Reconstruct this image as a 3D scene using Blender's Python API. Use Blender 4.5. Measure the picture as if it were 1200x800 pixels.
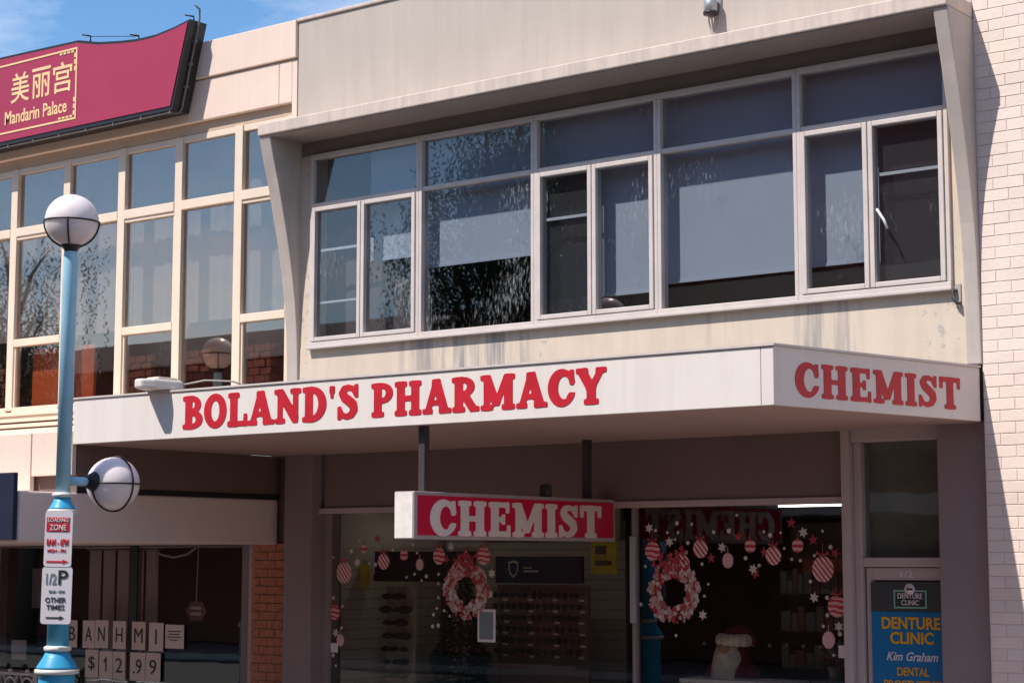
import bpy, bmesh, math, random
import numpy as np
from mathutils import Vector, Matrix
random.seed(7)
R = math.radians
S = bpy.context.scene
for o in list(bpy.data.objects):
    bpy.data.objects.remove(o)
COL = S.collection

# ------------------------------------------------------------------ camera, world, sun, exposure
cam_d = bpy.data.cameras.new('camera')
cam = bpy.data.objects.new('camera', cam_d)
COL.objects.link(cam)
cam.location = (0, -13.421, 2.25)
YAW, PIT = R(37.6), math.atan(255/2204)
cam.rotation_euler = (math.pi/2 + PIT, 0, YAW)
cam_d.sensor_width = 36
cam_d.lens = 2204/1200*36
cam_d.clip_start = .1
cam_d.clip_end = 2000
S.camera = cam

SUN = Vector((0.44, 1.0, -1.55)).normalized()          # direction the light travels
ELEV = math.asin(-SUN.z)
W = bpy.data.worlds.new('World')
S.world = W
W.use_nodes = True
nt = W.node_tree
nt.nodes.clear()
w_out = nt.nodes.new('ShaderNodeOutputWorld')
w_bg = nt.nodes.new('ShaderNodeBackground')
w_sky = nt.nodes.new('ShaderNodeTexSky')
w_sky.sky_type = 'NISHITA'
w_sky.sun_disc = False
w_sky.sun_elevation = ELEV
w_sky.sun_rotation = math.atan2(-SUN.x, -SUN.y)
w_sky.air_density = 1.0
w_sky.dust_density = 0.2
w_sky.ozone_density = 3.5
w_tc = nt.nodes.new('ShaderNodeTexCoord')
w_map = nt.nodes.new('ShaderNodeMapping')
w_map.inputs['Scale'].default_value = (1.6, 1.6, 5.0)
w_map.inputs['Location'].default_value = (8.4, 1.9, 4.4)
w_n = nt.nodes.new('ShaderNodeTexNoise')
w_n.inputs['Scale'].default_value = 1.9
w_n.inputs['Detail'].default_value = 8
w_n.inputs['Roughness'].default_value = .62
w_r = nt.nodes.new('ShaderNodeValToRGB')
w_r.color_ramp.elements[0].position = .47
w_r.color_ramp.elements[0].color = (.0, .0, .0, 1)
w_r.color_ramp.elements[1].position = .74
w_r.color_ramp.elements[1].color = (.75, .75, .75, 1)
w_mix = nt.nodes.new('ShaderNodeMixRGB')
w_mix.inputs[2].default_value = (9, 9.2, 9.6, 1)
nt.links.new(w_tc.outputs['Generated'], w_map.inputs[0])
nt.links.new(w_map.outputs[0], w_n.inputs[0])
nt.links.new(w_n.outputs[0], w_r.inputs[0])
nt.links.new(w_r.outputs[0], w_mix.inputs[0])
w_hs = nt.nodes.new('ShaderNodeHueSaturation')
w_hs.inputs['Saturation'].default_value = 1.18
w_hs.inputs['Value'].default_value = 1.25
nt.links.new(w_sky.outputs[0], w_hs.inputs['Color'])
nt.links.new(w_hs.outputs[0], w_mix.inputs[1])
nt.links.new(w_mix.outputs[0], w_bg.inputs[0])
nt.links.new(w_bg.outputs[0], w_out.inputs[0])
w_bg.inputs[1].default_value = .11

sun_d = bpy.data.lights.new('sun', 'SUN')
sun_d.energy = 4.6
sun_d.angle = R(.5)
sun_d.color = (1.0, .93, .86)
sun = bpy.data.objects.new('sun', sun_d)
COL.objects.link(sun)
sun.rotation_euler = SUN.to_track_quat('-Z', 'Y').to_euler()

S.view_settings.view_transform = 'Standard'
S.view_settings.look = 'None'
S.view_settings.exposure = .32
S.view_settings.gamma = 1
try:
    S.cycles.use_denoising = True
    S.cycles.max_bounces = 14
    S.cycles.diffuse_bounces = 6
    S.cycles.transparent_max_bounces = 24
    S.cycles.glossy_bounces = 5
    S.cycles.caustics_reflective = False
    S.cycles.caustics_refractive = False
except Exception:
    pass

# ------------------------------------------------------------------ materials
def nodes(name):
    m = bpy.data.materials.new(name)
    m.use_nodes = True
    t = m.node_tree
    return m, t, t.nodes['Principled BSDF']

def N(t, kind, **kw):
    n = t.nodes.new('ShaderNode' + kind)
    for k, v in kw.items():
        if k in n.inputs:
            n.inputs[k].default_value = v
        else:
            setattr(n, k, v)
    return n

def paint(name, col, rough=.6, var=.08, scale=2.5, bump=.06, bscale=60, metal=0.0, streak=0.0, streak_col=(.2, .18, .17),
          streak_x=None, grime=0.0, rand=0.0, spec=.4, peel=None):
    """Weathered paint: blotchy tone, fine relief and optional run-off streaks down a vertical face."""
    m, t, b = nodes(name)
    L = t.links.new
    geo = N(t, 'NewGeometry')
    n1 = N(t, 'TexNoise', Scale=scale, Detail=6.0, Roughness=.6)
    L(geo.outputs['Position'], n1.inputs['Vector'])
    r1 = N(t, 'MapRange')
    r1.inputs[1].default_value = .3
    r1.inputs[2].default_value = .7
    r1.inputs[3].default_value = 1 - var
    r1.inputs[4].default_value = 1 + var
    L(n1.outputs[0], r1.inputs[0])
    mul = N(t, 'VectorMath', operation='SCALE')
    mul.inputs[0].default_value = col
    L(r1.outputs[0], mul.inputs['Scale'])
    cur = mul.outputs[0]
    if rand:
        oi = N(t, 'ObjectInfo')
        rr = N(t, 'MapRange')
        rr.inputs[3].default_value = 1 - rand
        rr.inputs[4].default_value = 1 + rand
        L(oi.outputs['Random'], rr.inputs[0])
        m3 = N(t, 'VectorMath', operation='SCALE')
        L(cur, m3.inputs[0])
        L(rr.outputs[0], m3.inputs['Scale'])
        cur = m3.outputs[0]
    if grime:
        n3 = N(t, 'TexNoise', Scale=7.0, Detail=9.0, Roughness=.72)
        L(geo.outputs['Position'], n3.inputs['Vector'])
        r3 = N(t, 'MapRange')
        r3.inputs[1].default_value = .56
        r3.inputs[2].default_value = .74
        r3.inputs[4].default_value = grime
        L(n3.outputs[0], r3.inputs[0])
        mx = N(t, 'MixRGB')
        mx.inputs[2].default_value = (*streak_col, 1)
        L(r3.outputs[0], mx.inputs[0])
        L(cur, mx.inputs[1])
        cur = mx.outputs[0]
    if streak:
        mp = N(t, 'Mapping')
        mp.inputs['Scale'].default_value = (9, 9, .55)
        L(geo.outputs['Position'], mp.inputs[0])
        n2 = N(t, 'TexNoise', Scale=1.0, Detail=5.0, Roughness=.65)
        L(mp.outputs[0], n2.inputs['Vector'])
        r2 = N(t, 'MapRange')
        r2.inputs[1].default_value = .42
        r2.inputs[2].default_value = .62
        r2.inputs[4].default_value = streak
        L(n2.outputs[0], r2.inputs[0])
        fac = r2.outputs[0]
        if streak_x:
            sp = N(t, 'SeparateXYZ')
            L(geo.outputs['Position'], sp.inputs[0])
            tot = None
            for (c, w, a) in streak_x:
                d = N(t, 'Math', operation='SUBTRACT')
                L(sp.outputs[0], d.inputs[0])
                d.inputs[1].default_value = c
                ab = N(t, 'Math', operation='ABSOLUTE')
                L(d.outputs[0], ab.inputs[0])
                rg = N(t, 'MapRange', interpolation_type='SMOOTHSTEP')
                rg.inputs[1].default_value = w
                rg.inputs[2].default_value = w*.55
                rg.inputs[3].default_value = 0
                rg.inputs[4].default_value = a
                L(ab.outputs[0], rg.inputs[0])
                if tot is None:
                    tot = rg.outputs[0]
                else:
                    ad = N(t, 'Math', operation='ADD')
                    L(tot, ad.inputs[0])
                    L(rg.outputs[0], ad.inputs[1])
                    tot = ad.outputs[0]
            ad = N(t, 'Math', operation='ADD')
            ad.inputs[1].default_value = .12
            L(tot, ad.inputs[0])
            mm = N(t, 'Math', operation='MULTIPLY', use_clamp=True)
            L(ad.outputs[0], mm.inputs[0])
            L(fac, mm.inputs[1])
            fac = mm.outputs[0]
        mx = N(t, 'MixRGB')
        mx.inputs[2].default_value = (*streak_col, 1)
        L(fac, mx.inputs[0])
        L(cur, mx.inputs[1])
        cur = mx.outputs[0]
    if peel:
        sp = N(t, 'SeparateXYZ')
        L(geo.outputs['Position'], sp.inputs[0])
        n5 = N(t, 'TexNoise', Scale=9.0, Detail=8.0, Roughness=.7)
        L(geo.outputs['Position'], n5.inputs['Vector'])
        for (c, w) in peel:
            d = N(t, 'Math', operation='SUBTRACT')
            L(sp.outputs[0], d.inputs[0])
            d.inputs[1].default_value = c
            ab = N(t, 'Math', operation='ABSOLUTE')
            L(d.outputs[0], ab.inputs[0])
            th_ = N(t, 'MapRange')
            th_.inputs[1].default_value = 0
            th_.inputs[2].default_value = w
            th_.inputs[3].default_value = .16
            th_.inputs[4].default_value = .0
            L(ab.outputs[0], th_.inputs[0])
            ad = N(t, 'Math', operation='ADD')
            L(n5.outputs[0], ad.inputs[0])
            L(th_.outputs[0], ad.inputs[1])
            st_ = N(t, 'MapRange')
            st_.inputs[1].default_value = .70
            st_.inputs[2].default_value = .73
            st_.inputs[4].default_value = .75
            L(ad.outputs[0], st_.inputs[0])
            mx = N(t, 'MixRGB')
            mx.inputs[2].default_value = (.40, .37, .35, 1)
            L(st_.outputs[0], mx.inputs[0])
            L(cur, mx.inputs[1])
            cur = mx.outputs[0]
    L(cur, b.inputs['Base Color'])
    b.inputs['Roughness'].default_value = rough
    b.inputs['Metallic'].default_value = metal
    b.inputs['Specular IOR Level'].default_value = spec
    if bump:
        nb = N(t, 'TexNoise', Scale=bscale, Detail=4.0)
        L(geo.outputs['Position'], nb.inputs['Vector'])
        bp = N(t, 'Bump', Strength=bump, Distance=.01)
        L(nb.outputs[0], bp.inputs['Height'])
        L(bp.outputs[0], b.inputs['Normal'])
    return m

def glass(name, ior=1.75, tint=(.8, .82, .82), dirt=.0, wav=.04, gcol=(1, 1, 1)):
    """Old window pane: see-through, mirror-like by Fresnel, slightly wavy, with optional dried dirt runs."""
    m, t, b = nodes(name)
    t.nodes.remove(b)
    L = t.links.new
    out = t.nodes['Material Output']
    # Schlick reflectance per face from the facing angle (the same from both sides of the thin pane)
    f0 = ((ior-1)/(ior+1))**2
    lw = N(t, 'LayerWeight')
    pw = N(t, 'Math', operation='POWER')
    pw.inputs[1].default_value = 5
    L(lw.outputs['Facing'], pw.inputs[0])
    fr = N(t, 'MapRange')
    fr.inputs[3].default_value = f0
    fr.inputs[4].default_value = 1
    L(pw.outputs[0], fr.inputs[0])
    tr = N(t, 'BsdfTransparent')
    tr.inputs[0].default_value = (*tint, 1)
    gl = N(t, 'BsdfGlossy', Roughness=.012)
    gl.inputs[0].default_value = (*gcol, 1)
    geo = N(t, 'NewGeometry')
    nb = N(t, 'TexNoise', Scale=1.3, Detail=2.0)
    L(geo.outputs['Position'], nb.inputs['Vector'])
    bp = N(t, 'Bump', Strength=wav, Distance=.05)
    L(nb.outputs[0], bp.inputs['Height'])
    L(bp.outputs[0], gl.inputs['Normal'])
    mix = N(t, 'MixShader')
    L(fr.outputs[0], mix.inputs[0])
    L(tr.outputs[0], mix.inputs[1])
    L(gl.outputs[0], mix.inputs[2])
    last = mix.outputs[0]
    if dirt:
        mp = N(t, 'Mapping')
        mp.inputs['Scale'].default_value = (26, 26, 7)
        L(geo.outputs['Position'], mp.inputs[0])
        n1 = N(t, 'TexNoise', Scale=1.6, Detail=9.0, Roughness=.75)
        L(mp.outputs[0], n1.inputs['Vector'])
        n2 = N(t, 'TexNoise', Scale=.75, Detail=1.0)
        L(geo.outputs['Position'], n2.inputs['Vector'])
        ad = N(t, 'Math', operation='MULTIPLY')
        L(n1.outputs[0], ad.inputs[0])
        L(n2.outputs[0], ad.inputs[1])
        rg = N(t, 'MapRange')
        rg.inputs[1].default_value = .325
        rg.inputs[2].default_value = .42
        rg.inputs[4].default_value = dirt
        L(ad.outputs[0], rg.inputs[0])
        df = N(t, 'BsdfDiffuse')
        df.inputs[0].default_value = (.42, .44, .46, 1)
        m2 = N(t, 'MixShader')
        L(rg.outputs[0], m2.inputs[0])
        L(last, m2.inputs[1])
        L(df.outputs[0], m2.inputs[2])
        last = m2.outputs[0]
    L(last, out.inputs['Surface'])
    return m

def foliage_mat(name, c1, c2):
    m, t, b = nodes(name)
    geo = N(t, 'NewGeometry')
    n = N(t, 'TexNoise', Scale=.8, Detail=3.0)
    t.links.new(geo.outputs['Position'], n.inputs['Vector'])
    mx = N(t, 'MixRGB')
    mx.inputs[1].default_value = (*c1, 1)
    mx.inputs[2].default_value = (*c2, 1)
    t.links.new(n.outputs[0], mx.inputs[0])
    t.links.new(mx.outputs[0], b.inputs['Base Color'])
    b.inputs['Roughness'].default_value = .6
    return m

def stripes(name, c1, c2, freq=14, ang=(0, 0, 0), zig=0.0):
    """Printed sticker pattern (flat print) in the sticker's own coordinates."""
    m, t, b = nodes(name)
    tc = N(t, 'TexCoord')
    mp = N(t, 'Mapping')
    mp.inputs['Rotation'].default_value = ang
    t.links.new(tc.outputs['Object'], mp.inputs[0])
    wv = N(t, 'TexWave', Scale=freq, Distortion=zig)
    wv.inputs['Detail'].default_value = 1
    wv.inputs['Detail Scale'].default_value = 2.0
    t.links.new(mp.outputs[0], wv.inputs[0])
    rp = N(t, 'ValToRGB')
    rp.color_ramp.elements[0].position = .38
    rp.color_ramp.elements[0].color = (*c1, 1)
    rp.color_ramp.elements[1].position = .52
    rp.color_ramp.elements[1].color = (*c2, 1)
    t.links.new(wv.outputs[0], rp.inputs[0])
    t.links.new(rp.outputs[0], b.inputs['Base Color'])
    b.inputs['Roughness'].default_value = .5
    return m

M = {}
M['cream'] = paint('cream_paint', (.66, .545, .43), .7, .07, 2, .10, 40, streak=1.0, streak_col=(.28, .26, .255), peel=[(-6.15, .42), (-12.9, .25), (-10.0, .2)],
                   streak_x=[(-10.75, .75, .95), (-7.15, .35, .7), (-11.5, .25, .5), (-8.2, .2, .4)], grime=.10)
M['parapet'] = paint('parapet_paint', (.50, .435, .375), .75, .05, 1.4, .07, 45, streak=.28, streak_col=(.38, .335, .30))
M['ledge'] = paint('ledge_paint', (.66, .54, .46), .7, .05, 3, .07, 40, streak=.45, streak_col=(.40, .34, .31))
M['fin'] = paint('fin_render', (.50, .43, .38), .75, .08, 2.2, .08, 30, streak=.3, streak_col=(.36, .32, .30), grime=.15)
M['soffit_up'] = paint('upper_soffit', (.34, .28, .25), .8, .06, 2, .05)  # underside darkened; the ledge's own shade is put into the colour
M['head'] = paint('head_band', (.24, .19, .17), .8, .1, 2, .05)  # wall band darkened; the shade below the ledge is in its colour
M['wframe'] = paint('window_frame_paint', (.60, .53, .49), .55, .07, 5, .03, grime=.12, streak_col=(.34, .3, .28))
M['bar'] = paint('white_bar', (.8, .8, .8), .5, .02)
M['fascia'] = paint('fascia_white', (.75, .69, .635), .5, .03, 1.2, .03, 12, streak=.2, streak_col=(.55, .48, .44))
M['fascia_end'] = paint('fascia_end_white', (.70, .61, .55), .5, .03, 1.2, .02, 20, streak=.12, streak_col=(.5, .43, .39))  # fascia white darkened; the weaker grazing light is put into the colour
M['red'] = paint('sign_red', (.50, .011, .024), .5, .14, 7, .02)
M['redface'] = paint('sign_face_red', (.62, .008, .05), .35, .05, 2, .0)
M['letter_cream'] = paint('letter_cream', (.80, .66, .60), .5, .06, 4, .02)
M['alu'] = paint('sign_frame', (.42, .34, .33), .45, .05, 5, .02)
M['signend'] = paint('sign_end_sheet', (.82, .76, .70), .3, .12, 9, .15, 12)
M['soffit'] = paint('awning_soffit', (.43, .30, .265), .75, .04, 1.5, .03, streak=.0)
M['dark_brown'] = paint('dark_brown_wall', (.17, .115, .10), .75, .08, 1.5, .04)
M['bulk'] = paint('bulkhead_brown', (.20, .145, .13), .75, .06, 1.5, .04)
M['pier'] = paint('pier_mauve', (.28, .215, .215), .75, .06, 1.5, .05, grime=.06, streak_col=(.1, .08, .08))
M['rod'] = paint('dark_rod', (.055, .045, .045), .5, .1)
M['mauve'] = paint('mauve_frame', (.50, .41, .40), .6, .04, 3, .03)
M['brickwhite'] = paint('painted_brick', (.80, .66, .575), .72, .05, 4, .22, 40, rand=.04, grime=.12, streak_col=(.5, .4, .35))
M['mortarwhite'] = paint('painted_mortar', (.80, .655, .575), .85, .06, 20, .1)
M['brickred'] = paint('red_brick', (.46, .18, .11), .85, .22, 14, .2, 50)
M['brickmaroon'] = paint('maroon_brick', (.24, .07, .05), .85, .3, 14, .2, 50)
M['mortar'] = paint('mortar', (.30, .22, .18), .9, .1, 20, .1)
M['lcream'] = paint('restaurant_wall_cream', (.80, .63, .52), .7, .04, 1.4, .05, 40, streak=.15, streak_col=(.58, .46, .38))
M['lframe'] = paint('cream_window_frame', (.76, .62, .49), .6, .04, 4, .03)
M['lhead'] = paint('tan_header', (.55, .41, .30), .7, .05, 4, .03)
M['box'] = paint('shop_awning_taupe', (.76, .61, .56), .6, .04, 1.2, .02)
M['navy'] = paint('navy_board', (.018, .02, .045), .4, .1)
M['maroon'] = paint('signboard_crimson', (.37, .028, .075), .45, .04, 1.5, .02, 30)
M['black'] = paint('black_metal', (.02, .018, .02), .45, .15)
M['gold'] = paint('gold_lettering', (.85, .58, .30), .5, .05)
M['pipe_dark'] = paint('weathered_conduit', (.16, .14, .12), .5, .15)
M['pipe'] = paint('grey_conduit', (.42, .38, .33), .5, .1)
M['blue'] = paint('lamp_sky_blue', (.34, .62, .77), .45, .07, 5, .05, 30, spec=.4, grime=.22, streak_col=(.42, .5, .52))
M['blue2'] = paint('lamp_strong_blue', (.04, .36, .60), .42, .09, 6, .06, 30, spec=.45, grime=.25, streak_col=(.10, .20, .28))
M['ring'] = paint('lamp_ring_cream', (.70, .66, .60), .5, .05)
M['globe'] = paint('opal_globe', (.82, .73, .71), .25, .04, 6, .0, spec=.5, grime=.10, streak_col=(.5, .43, .4))
_g = M['globe'].node_tree.nodes['Principled BSDF']
_g.inputs['Subsurface Weight'].default_value = .6
_g.inputs['Subsurface Radius'].default_value = (1, .95, .95)
_g.inputs['Subsurface Scale'].default_value = .12
M['signwhite'] = paint('sign_plate_white', (.76, .70, .72), .35, .03, 8, .0)
M['signred'] = paint('sign_print_red', (.62, .02, .035), .4, .03)
M['signblack'] = paint('sign_print_black', (.03, .04, .035), .4, .03)
M['galv'] = paint('galvanised', (.45, .45, .46), .4, .08, metal=.6)
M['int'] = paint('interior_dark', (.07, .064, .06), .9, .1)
M['int2'] = paint('interior_grey', (.30, .27, .245), .9, .08)
M['lining'] = paint('shop_lining', (.50, .45, .40), .85, .05)
M['slat'] = paint('slatwall', (.46, .40, .34), .7, .05)
M['slat_groove'] = paint('slat_groove', (.12, .10, .09), .8, .05)
M['blind'] = paint('roller_blind', (.58, .635, .72), .8, .02, 1, .02)
M['blind_grey'] = paint('grey_blind', (.26, .25, .27), .8, .03, 1, .02)
M['sheer'] = paint('grey_sheer', (.38, .315, .29), .9, .12, 1.5, .02)
M['sheer_dim'] = paint('dull_sheer', (.15, .13, .13), .9, .12, 1.5, .02)
M['film'] = paint('smoky_film', (.30, .30, .27), .8, .2, 3, .05, grime=.25, streak_col=(.3, .29, .28))
M['paper'] = paint('paper_card', (.80, .68, .64), .8, .03)
M['notice'] = paint('notice_print', (.20, .25, .27), .5, .06)
M['wht'] = paint('matt_white', (.78, .74, .74), .6, .03)
M['pinkish'] = paint('rack_pink', (.28, .17, .145), .7, .08)
M['yellow'] = paint('yellow_print', (.62, .47, .04), .6, .25, 9)
M['orange'] = paint('orange_board', (.80, .14, .03), .6, .06)
M['santa_red'] = paint('santa_red', (.20, .012, .03), .85, .1)
M['fur'] = paint('santa_fur', (.85, .76, .64), .95, .15, 12, .6, 25)
M['skin'] = paint('santa_skin', (.50, .28, .18), .7, .05)
M['tinsel'] = foliage_mat('tree_needles', (.012, .03, .02), (.03, .06, .035))
M['leaf'] = foliage_mat('leaf_green', (.03, .05, .018), (.07, .10, .03))
M['bark'] = paint('bark', (.11, .085, .07), .9, .25, 8, .4, 12)
M['asphalt'] = paint('asphalt', (.06, .058, .056), .9, .15, 3, .3, 90)
M['paving'] = paint('paving', (.24, .185, .165), .85, .10, 2, .15, 60)
M['kerb'] = paint('kerb_concrete', (.42, .38, .35), .85, .1)
M['line'] = paint('road_paint', (.8, .8, .78), .7, .06)
M['earth'] = paint('earth', (.16, .14, .10), .95, .15, .2)
M['door_blue'] = paint('sign_blue', (.005, .17, .40), .4, .04)
M['door_dark'] = paint('sign_charcoal', (.055, .06, .06), .4, .05)
M['sign_yellow'] = paint('sign_yellow', (.80, .40, .01), .45, .05)
M['sign_green'] = paint('sign_green', (.25, .5, .38), .5, .05)
M['glass_up'] = glass('upper_pane', 1.8, (.80, .82, .84), dirt=.5, wav=.008, gcol=(1, .88, .80))
M['glass_left'] = glass('left_pane', 2.7, (.84, .85, .85), dirt=.05, wav=.01, gcol=(1, .80, .69))
M['glass_shop'] = glass('shop_pane', 1.55, (.86, .86, .84), dirt=.0, wav=.02)
M['glass_shop_left'] = glass('left_shop_pane', 1.9, (.88, .88, .88), wav=.02)
M['glass_door'] = glass('transom_pane', 1.5, (.8, .82, .8))
M['stk_red'] = paint('sticker_red', (.38, .045, .055), .6, .2, 30, 0)
M['stk_pink'] = paint('sticker_pink', (.50, .30, .29), .6, .2, 30, 0)
M['stk_white'] = paint('sticker_white', (.60, .54, .52), .6, .1, 30, 0)
M['swirl'] = stripes('sticker_swirl', (.50, .05, .07), (.74, .56, .54), 9, (0, .7, 0), .8)
M['zig'] = stripes('sticker_zigzag', (.52, .03, .05), (.72, .42, .40), 7, (0, 1.5, 0), 2.5)
M['band'] = stripes('sticker_band', (.45, .03, .05), (.68, .36, .35), 6, (0, 1.57, 0), .6)
M['dots'] = stripes('sticker_dotted', (.62, .30, .32), (.72, .50, .50), 20, (0, .4, 0), 4)
lamp_m, _t, _b = nodes('fluorescent_tube')
_b.inputs['Emission Color'].default_value = (1, .90, .80, 1)
_b.inputs['Emission Strength'].default_value = 5.5
M['tube'] = lamp_m
scr_m, _t, _b = nodes('fly_screen_mesh')
_t.nodes.remove(_b)
_tr = N(_t, 'BsdfTransparent')
_tr.inputs[0].default_value = (.62, .62, .62, 1)
_df = N(_t, 'BsdfDiffuse')
_df.inputs[0].default_value = (.17, .165, .17, 1)
_mx = N(_t, 'MixShader')
_mx.inputs[0].default_value = .28
_t.links.new(_tr.outputs[0], _mx.inputs[1])
_t.links.new(_df.outputs[0], _mx.inputs[2])
_t.links.new(_mx.outputs[0], _t.nodes['Material Output'].inputs['Surface'])
M['screen'] = scr_m

# ------------------------------------------------------------------ mesh helpers
class MB:
    def __init__(s):
        s.v, s.f, s.m = [], [], []
        s.sm = []
    def add(s, vs, fs, mi=0, smooth=False):
        k = len(s.v)
        s.v += [tuple(v) for v in vs]
        s.f += [tuple(i + k for i in f) for f in fs]
        s.m += [mi]*len(fs)
        s.sm += [smooth]*len(fs)
        return s
    def box(s, x0, x1, y0, y1, z0, z1, mi=0):
        v = [(x0, y0, z0), (x1, y0, z0), (x1, y1, z0), (x0, y1, z0), (x0, y0, z1), (x1, y0, z1), (x1, y1, z1), (x0, y1, z1)]
        return s.add(v, [(0, 3, 2, 1), (4, 5, 6, 7), (0, 1, 5, 4), (1, 2, 6, 5), (2, 3, 7, 6), (3, 0, 4, 7)], mi)
    def prism(s, poly, a, b, mi=0):
        """poly of 3-D points (one end), shifted by vector b-a for the other end."""
        n = len(poly)
        d = Vector(b) - Vector(a)
        v = [Vector(p) for p in poly] + [Vector(p) + d for p in poly]
        f = [tuple(range(n))[::-1], tuple(range(n, 2*n))]
        f += [(i, (i+1) % n, n + (i+1) % n, n + i) for i in range(n)]
        return s.add(v, f, mi)
    def tube(s, pts, r, n=8, mi=0, cap=True):
        pts = [Vector(p) for p in pts]
        rs = r if isinstance(r, (list, tuple)) else [r]*len(pts)
        vs, fs = [], []
        for i, p in enumerate(pts):
            t = (pts[min(i+1, len(pts)-1)] - pts[max(i-1, 0)]).normalized()
            u = t.cross(Vector((0, 0, 1)))
            if u.length < .05:
                u = t.cross(Vector((1, 0, 0)))
            u.normalize()
            w = t.cross(u)
            for k in range(n):
                a = 2*math.pi*k/n
                vs.append(p + (u*math.cos(a) + w*math.sin(a))*rs[i])
        for i in range(len(pts)-1):
            for k in range(n):
                fs.append((i*n+k, i*n+(k+1) % n, (i+1)*n+(k+1) % n, (i+1)*n+k))
        if cap:
            fs.append(tuple(range(n)))
            fs.append(tuple((len(pts)-1)*n + k for k in range(n))[::-1])
        return s.add(vs, fs, mi, True)
    def lathe(s, prof, c, n=24, mi=0):
        """prof: (radius, z) pairs; c: centre."""
        vs = []
        for (r, z) in prof:
            for k in range(n):
                a = 2*math.pi*k/n
                vs.append((c[0] + r*math.cos(a), c[1] + r*math.sin(a), c[2] + z))
        fs = []
        for i in range(len(prof)-1):
            for k in range(n):
                fs.append((i*n+k, i*n+(k+1) % n, (i+1)*n+(k+1) % n, (i+1)*n+k))
        fs.append(tuple(range(n))[::-1])
        fs.append(tuple((len(prof)-1)*n+k for k in range(n)))
        return s.add(vs, fs, mi, True)
    def ball(s, c, r, n=24, m=14, mi=0, sz=1.0):
        prof = [(max(r*math.sin(math.pi*i/m), 1e-4), -r*sz*math.cos(math.pi*i/m)) for i in range(m+1)]
        return s.lathe(prof, c, n, mi)
    def mesh(s, name, mats):
        me = bpy.data.meshes.new(name)
        me.from_pydata(s.v, [], s.f)
        for m in (mats if isinstance(mats, (list, tuple)) else [mats]):
            me.materials.append(m)
        me.polygons.foreach_set('material_index', s.m)
        me.polygons.foreach_set('use_smooth', s.sm)
        bm = bmesh.new()
        bm.from_mesh(me)
        bmesh.ops.recalc_face_normals(bm, faces=bm.faces)
        bm.to_mesh(me)
        bm.free()
        me.update()
        return me

ORG = {}
def tag(o, label=None, cat=None, group=None, kind=None):
    if label: o['label'] = label
    if cat: o['category'] = cat
    if group: o['group'] = group
    if kind: o['kind'] = kind
    return o

def thing(name, label, cat, loc=(0, 0, 0), group=None):
    o = bpy.data.objects.new(name, None)
    o.empty_display_size = .2
    COL.objects.link(o)
    o.location = loc
    ORG[o.name] = Vector(loc)
    return tag(o, label, cat, group)

def obj(name, mb, mats, parent=None, bevel=0, kind=None, origin=None):
    """mb is in world coordinates; the object's origin is its parent's (or `origin`)."""
    if parent is not None:
        base = ORG[parent.name]
    else:
        base = Vector(origin) if origin else Vector((0, 0, 0))
    if base.length:
        mb.v = [(v[0]-base[0], v[1]-base[1], v[2]-base[2]) for v in mb.v]
    me = mb.mesh(name, mats)
    o = bpy.data.objects.new(name, me)
    COL.objects.link(o)
    if parent is not None:
        o.parent = parent
    else:
        o.location = base
    ORG[o.name] = base
    if bevel:
        b = o.modifiers.new('bevel', 'BEVEL')
        b.width = bevel
        b.segments = 2
        b.limit_method = 'ANGLE'
        b.harden_normals = False
    if kind: o['kind'] = kind
    return o

def inst(name, me, parent, loc, rot=None, scale=None):
    """Object sharing a mesh, placed at world loc under a parent that has no rotation."""
    o = bpy.data.objects.new(name, me)
    COL.objects.link(o)
    if parent is not None:
        o.parent = parent
        o.location = Vector(loc) - ORG[parent.name]
    else:
        o.location = loc
    if rot: o.rotation_euler = rot
    if scale: o.scale = scale
    ORG[o.name] = Vector(loc)
    return o

def copy_tree(o, loc=None, rot=None):
    def rec(src, par):
        c = src.copy()
        COL.objects.link(c)
        if par is not None:
            c.parent = par
        for ch in src.children:
            rec(ch, c)
        return c
    c = rec(o, None)
    if loc is not None: c.location = loc
    if rot is not None: c.rotation_euler = rot
    ORG[c.name] = Vector(c.location)
    return c

# ------------------------------------------------------------------ lettering: slab serif glyphs drawn as distance fields
def _box(X, Y, cx, cy, hx, hy, a=0.0, r=.02):
    c, s = math.cos(a), math.sin(a)
    dx, dy = X-cx, Y-cy
    u, v = np.abs(c*dx + s*dy) - hx + r, np.abs(-s*dx + c*dy) - hy + r
    return np.hypot(np.maximum(u, 0), np.maximum(v, 0)) + np.minimum(np.maximum(u, v), 0) - r
def _ell(X, Y, cx, cy, rx, ry):
    k = np.hypot((X-cx)/rx, (Y-cy)/ry)
    return (k-1)*min(rx, ry)
def _ring(X, Y, o, i):
    return np.maximum(_ell(X, Y, *o), -_ell(X, Y, *i))
def _seg(X, Y, x0, y0, x1, y1, w):
    L = math.hypot(x1-x0, y1-y0)
    return _box(X, Y, (x0+x1)/2, (y0+y1)/2, L/2, w, math.atan2(y1-y0, x1-x0))
def _un(*d):
    k = .045
    r = d[0]
    for e in d[1:]:
        h = np.clip(.5 + .5*(e-r)/k, 0, 1)
        r = e*(1-h) + r*h - k*h*(1-h)
    return r
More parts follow.
